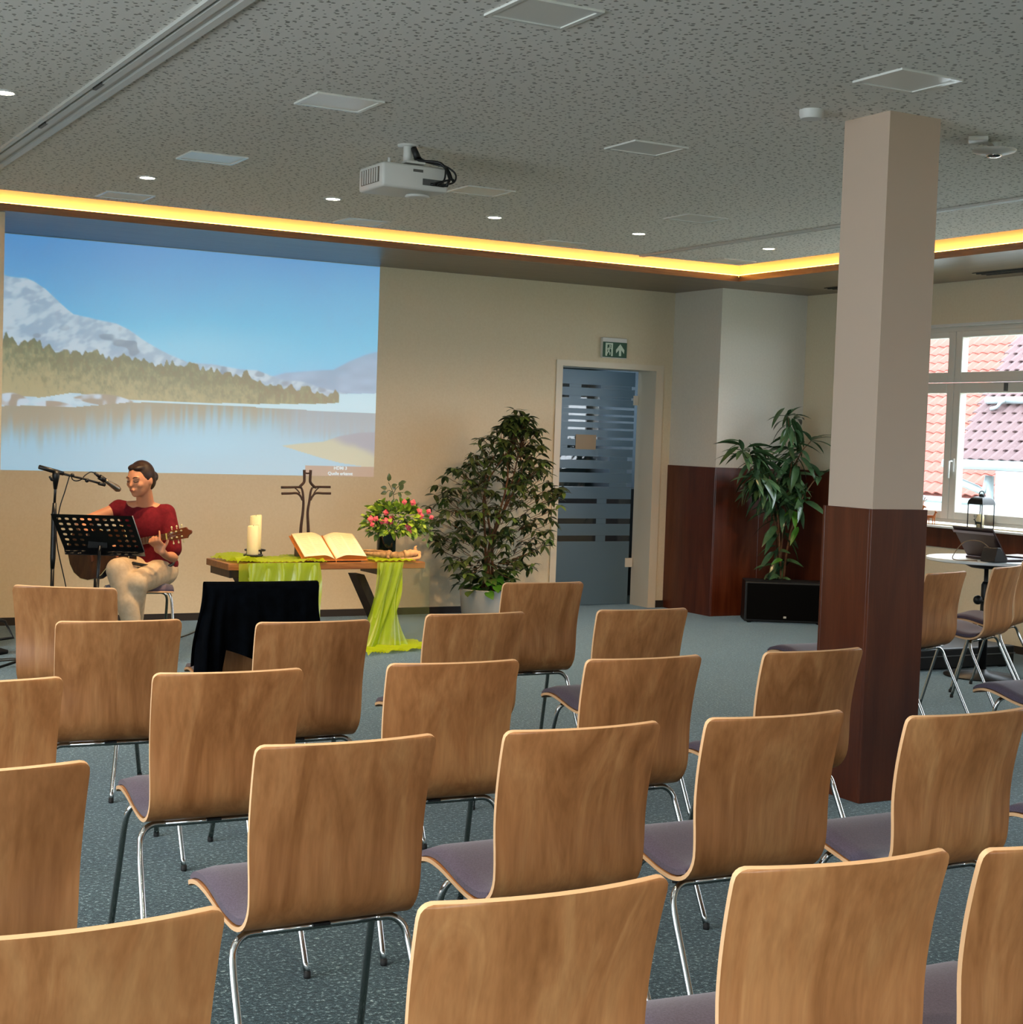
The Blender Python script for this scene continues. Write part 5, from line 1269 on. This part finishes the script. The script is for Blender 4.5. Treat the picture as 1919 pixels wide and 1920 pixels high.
b = BM(); bx(b, -.002, .004, -.0215, .0215, -.004, .004); gl_(b); obj('nut', b, pm('pale nut', '#e6dc7a', .4), gt)
b = BM(); prism(b, [(.004, -.022), (.004, .022), (.03, .034), (.165, .038), (.178, .020), (.200, .012), (.205, .004), (.205, -.004), (.200, -.012), (.178, -.020), (.165, -.038), (.03, -.034)], -.018, -.004, 'z'); gl_(b); obj('headstock', b, pm('dark amber headstock', '#6e3414', .3), gt)
for k in range(3):
    for s in (-1, 1):
        b = BM(); x = .045+k*.042; lathe(b, [(0, 0), (.006, 0), (.006, .010), (0, .010)], 10, (x, s*.020, -.004)); tube(b, [(x, s*.036, -.012), (x, s*.050, -.012)], .003, 6); ball(b, (x, s*.056, -.012), .009, .8, 1, .5, 8); gl_(b); obj('tuning_peg', b, 'bind', gt)
b = BM()
for k in range(6):
    yy = (k-2.5)/2.5; tube(b, [(-.645, yy*.026, .0025), (0, yy*.0175, .0045), (.045+.042*(k % 3), yy*.020, -.001)], .0007, 4)
gl_(b); obj('strings', b, 'chrome', gt)
b = BM(); tube(b, crv([(2.60, 9.36, .612), (2.70, 9.42, .590), (2.80, 9.47, .575), (2.895, 9.52, .590), (2.915, 9.58, .66)], 5), .010, 8); obj('strap', b, 'black', gt)

# things at the left edge of the frame
t = thing('instrument_stand', 'black folding instrument stand foot at the left frame edge by the wall', 'stand', (1.93, 9.95, 0))
b = BM(); tube(b, [(1.80, 10.0, .26), (1.98, 9.98, .20), (2.03, 9.97, .10), (1.86, 9.95, .085)], .010, 8); tube(b, [(1.82, 9.95, .26), (1.78, 9.95, .012)], .010, 8); obj('frame', b, 'blackmetal', t)
b = BM(); tube(b, [(1.80, 9.90, .02), (1.90, 9.90, .03), (1.985, 9.90, .022)], [.02, .032, .012], 10); obj('rubber_foot', b, 'rubber', t)
b = BM(); tube(b, crv([(1.75, 9.62, .005), (2.05, 9.69, .005), (2.5, 9.9, .005), (3.0, 10.2, .005), (3.3, 10.5, .005), (3.55, 10.9, .005), (3.7, 11.2, .005)], 6), .0045, 6)
tag(obj('floor_cable', b, 'black'), 'black cable lying on the carpet between singer and altar table', 'cable')

# ================================================================== ROUND TABLE BY THE WINDOW
RX, RY, RZ = 7.66, 7.36, .770
t = thing('round_table', 'round white bistro table on a black pole below the window', 'table', (RX, RY, 0))
b = BM(); lathe(b, [(0, 0), (.398, 0), (.405, .004), (.405, .018), (.398, .022), (0, .022)], 48, (RX, RY, RZ-.022)); obj('table_top', b, 'tabletop_white', t, sharp=40)
b = BM(); lathe(b, [(0, 0), (.03, -.045), (.10, -.038), (.16, -.010), (.165, 0)], 28, (RX-.03, RY, RZ-.0225)); obj('top_plate', b, 'black', t)
b = BM(); tube(b, [(RX-.03, RY, RZ-.06), (RX-.03, RY, .50)], .014, 12); tube(b, [(RX-.03, RY, .62), (RX-.03, RY, .60), (RX-.03, RY, .04)], [.018, .028, .028], 14); obj('pole', b, 'black', t)
b = BM(); tube(b, [(RX-.05, RY-.01, .49), (RX-.095, RY-.02, .50)], .008, 8); ball(b, (RX-.12, RY-.025, .505), .030, 1, 1, 1, 14); obj('clamp_knob', b, 'black', t)
b = BM(); lathe(b, [(0, 0), (.24, 0), (.24, .010), (.05, .03), (.03, .05), (0, .05)], 32, (RX-.03, RY, .001)); obj('base', b, 'black', t)

# laptop: hinge along the line of sight, lid leaning to the left
t = thing('laptop', 'open dark laptop on the round table, its lid, reddish by reflection, tilted left', 'laptop', (7.60, 7.25, RZ))
b = BM(); bx(b, 7.50, 7.74, 7.08, 7.42, RZ+.001, RZ+.017); bevel_all(b, .003); obj('base', b, 'laptop', t)
b = BM(); q_ = [(7.52, RZ+.018), (7.512, RZ+.018), (7.372, RZ+.205), (7.380, RZ+.209)]; prism(b, q_, 7.08, 7.42, 'y'); obj('lid', b, 'laptop', t)
b = BM(); prism(b, [(7.5215, RZ+.022), (7.519, RZ+.021), (7.384, RZ+.200), (7.3865, RZ+.202)], 7.095, 7.405, 'y'); obj('screen', b, 'black', t)
b = BM(); prism(b, [(7.389, RZ+.168), (7.386, RZ+.168), (7.374, RZ+.184), (7.377, RZ+.184)], 7.078, 7.422, 'y'); obj('lid_stripe', b, pm('pale stripe on lid', '#8c7f86', .4), t)
t = thing('desk_phone', 'small black wedge device in front of the laptop on the round table', 'device', (7.42, 7.12, RZ))
b = BM(); prism(b, [(7.36, RZ+.002), (7.48, RZ+.002), (7.47, RZ+.02), (7.415, RZ+.095), (7.385, RZ+.095), (7.368, RZ+.03)], 7.04, 7.16, 'y'); bevel_all(b, .006, 2); obj('casing', b, 'black', t)
b = BM(); tube(b, crv([(7.38, 7.10, RZ+.09), (7.33, 7.14, RZ+.13), (7.26, 7.2, RZ+.12), (7.22, 7.25, RZ+.03), (7.25, 7.25, RZ+.004), (7.34, 7.16, RZ+.005)], 5), .003, 6); obj('cable', b, pm('beige cable', '#8a7256', .6), t)
for (x, y, a, lb, z) in ((7.80, 7.20, .25, 'upper white sheet of paper on the round table', .0065), (7.72, 7.12, -.15, 'lower white sheet of paper beside the laptop', .002)):
    b = BM(); bx(b, -.105, .105, -.149, .149, 0, .0035)
    o = obj('paper_sheet', b, 'paper'); o.location = (x+.03, y-.02, RZ+z+(.018 if z > .005 else 0)); o.rotation_euler = (0, 0, a); tag(o, lb, 'paper', None)
b = BM(); bx(b, -.11, .11, -.15, .15, 0, .014); bevel_all(b, .002); o = obj('notebook', b, pm('dark violet notebook', '#2a1f4a', .5)); o.location = (7.83, 7.18, RZ+.0065); o.rotation_euler = (0, 0, .25); tag(o, 'dark violet notebook lying under white paper on the round table', 'notebook')

# black case with papers on the floor behind the window chairs
t = thing('equipment_case', 'low black case on the carpet behind the window chairs', 'case', (7.6, 7.9, 0))
b = BM(); bx(b, 7.02, 8.20, 7.62, 8.12, .012, .150); bevel_all(b, .010, 2); obj('case_body', b, 'black', t)
b = BM(); bx(b, 7.015, 8.205, 7.615, 8.125, .096, .102); obj('rim', b, 'grey', t)
for xx in (7.08, 8.14):
    b = BM(); bx(b, xx-.03, xx+.03, 7.66, 8.08, .001, .0118); obj('rubber_foot', b, 'rubber', t)
b = BM()
for k in range(5): bx(b, 7.35+.012*k, 7.62+.01*k, 7.70+.01*k, 7.98-.008*k, .151+k*.009, .1595+k*.009)
o = obj('paper_stack', b, 'paper'); tag(o, 'loose stack of white papers lying on the black case', 'paper stack')

# ================================================================== WINDOW SILL THINGS
def deer(name, label, x, y, z, s, mat, antlers, rz, flip=1):
    t = thing(name, label, 'figurine', (x, y, z), rz, None)
    P = [('c', (-.045, 0, .075), (.045, 0, .080), .017, .016), ('c', (.045, 0, .083), (.068, 0, .125), .011, .008), ('c', (.066, 0, .128), (.090, 0, .122), .009, .005), ('c', (-.058, 0, .082), (-.068, 0, .092), .006, .004),
         ('c', (.062, .006, .135), (.056, .010, .146), .003, .002), ('c', (.062, -.006, .135), (.056, -.010, .146), .003, .002)]
    for lx in (-.045, .042):
        for ly in (-.010, .010): P.append(('c', (lx, ly, .07), (lx+.004*(1 if ly > 0 else -1), ly, .003), .007, .0035))
    P = [(q_[0], Vector(q_[1])*s, Vector(q_[2])*s, q_[3]*s, q_[4]*s) for q_ in P]
    blob('body', P, mat, None, .0032*s, 1); o = bpy.data.objects[-1] if False else COL.objects[-1]
    o.parent = t
    if antlers:
        b = BM()
        for sg in (-1, 1):
            tube(b, crv([(.062*s, sg*.005*s, .133*s), (.050*s, sg*.022*s, .165*s), (.058*s, sg*.034*s, .200*s)], 4), .0028*s, 6)
            tube(b, [(.051*s, sg*.020*s, .160*s), (.078*s, sg*.028*s, .182*s)], .0022*s, 6); tube(b, [(.053*s, sg*.028*s, .182*s), (.036*s, sg*.036*s, .200*s)], .0022*s, 6)
        obj('antlers', b, mat, t, world=False)
    return t
SZ = .8845
deer('deer_figurine', 'small orange brown doe figurine on the window sill beside the pillar', XR-.04, 9.03, SZ, .78, 'deer', False, R(-95))
deer('stag_figurine', 'reddish antlered stag figurine on the sill half hidden by the pillar', XR-.02, 9.22, SZ, 1.05, 'deer', True, R(-80))
LX, LY = XR-.035, 8.52
t = thing('lantern', 'dark metal lantern with glass sides, candle and deer silhouette on the window sill', 'lantern', (LX, LY, SZ))
h_ = .062
b = BM(); bx(b, LX-h_, LX+h_, LY-h_-.01, LY+h_+.01, SZ, SZ+.008); obj('base', b, 'blackmetal', t)
for sx in (-1, 1):
    for sy in (-1, 1):
        b = BM(); bx(b, LX+sx*h_-.003, LX+sx*h_+.003, LY+sy*(h_+.008)-.003, LY+sy*(h_+.008)+.003, SZ+.008, SZ+.185); obj('post', b, 'blackmetal', t)
b = BM(); bx(b, LX-h_-.004, LX+h_+.004, LY-h_-.014, LY+h_+.014, SZ+.183, SZ+.190); n = 6
prev = None
for i in range(n+1):
    a = i/n*PI/2; r1 = (h_+.004)*math.cos(a)*.75+.016; r2 = (h_+.014)*math.cos(a)*.75+.018; z = SZ+.190+.052*math.sin(a)
    ring = [b.verts.new((LX+q_[0]*r1, LY+q_[1]*r2, z)) for q_ in ((-1, -1), (1, -1), (1, 1), (-1, 1))]
    if prev:
        for k in range(4): b.faces.new((prev[k], prev[(k+1) % 4], ring[(k+1) % 4], ring[k]))
    prev = ring
b.faces.new(prev); obj('roof', b, 'blackmetal', t)
b = BM(); lathe(b, [(0, 0), (.020, 0), (.022, .012), (.012, .020), (.0, .022)], 14, (LX, LY, SZ+.242)); tube(b, crv([(LX, LY-.028, SZ+.250), (LX, LY-.018, SZ+.276), (LX, LY, SZ+.282), (LX, LY+.018, SZ+.276), (LX, LY+.028, SZ+.250)], 4), .004, 6); obj('ring_handle', b, 'blackmetal', t)
for sx in (-1, 1):
    b = BM(); bx(b, LX+sx*h_-.0008, LX+sx*h_+.0008, LY-h_-.004, LY+h_+.004, SZ+.009, SZ+.182); obj('glass_side', b, 'glass', t)
for sy in (-1, 1):
    b = BM(); bx(b, LX-h_+.004, LX+h_-.004, LY+sy*(h_+.008)-.0008, LY+sy*(h_+.008)+.0008, SZ+.009, SZ+.182); obj('glass_side', b, 'glass', t)
c_ = thing('lantern_candle', 'ivory candle standing inside the lantern on the sill', 'candle', (LX+.012, LY+.015, SZ+.009))
b = BM(); lathe(b, [(0, 0), (.028, 0), (.028, .085), (.022, .100), (0, .092)], 20, (LX+.012, LY+.015, SZ+.009)); obj('wax_body', b, 'candle', c_)
b = BM(); tube(b, [(LX+.012, LY+.015, SZ+.10), (LX+.012, LY+.015, SZ+.112)], .0015, 5); obj('wick', b, 'black', c_)
deer('silhouette_deer', 'tiny black deer silhouette inside the lantern', LX-.035, LY-.012, SZ+.009, .48, 'black', True, R(100))
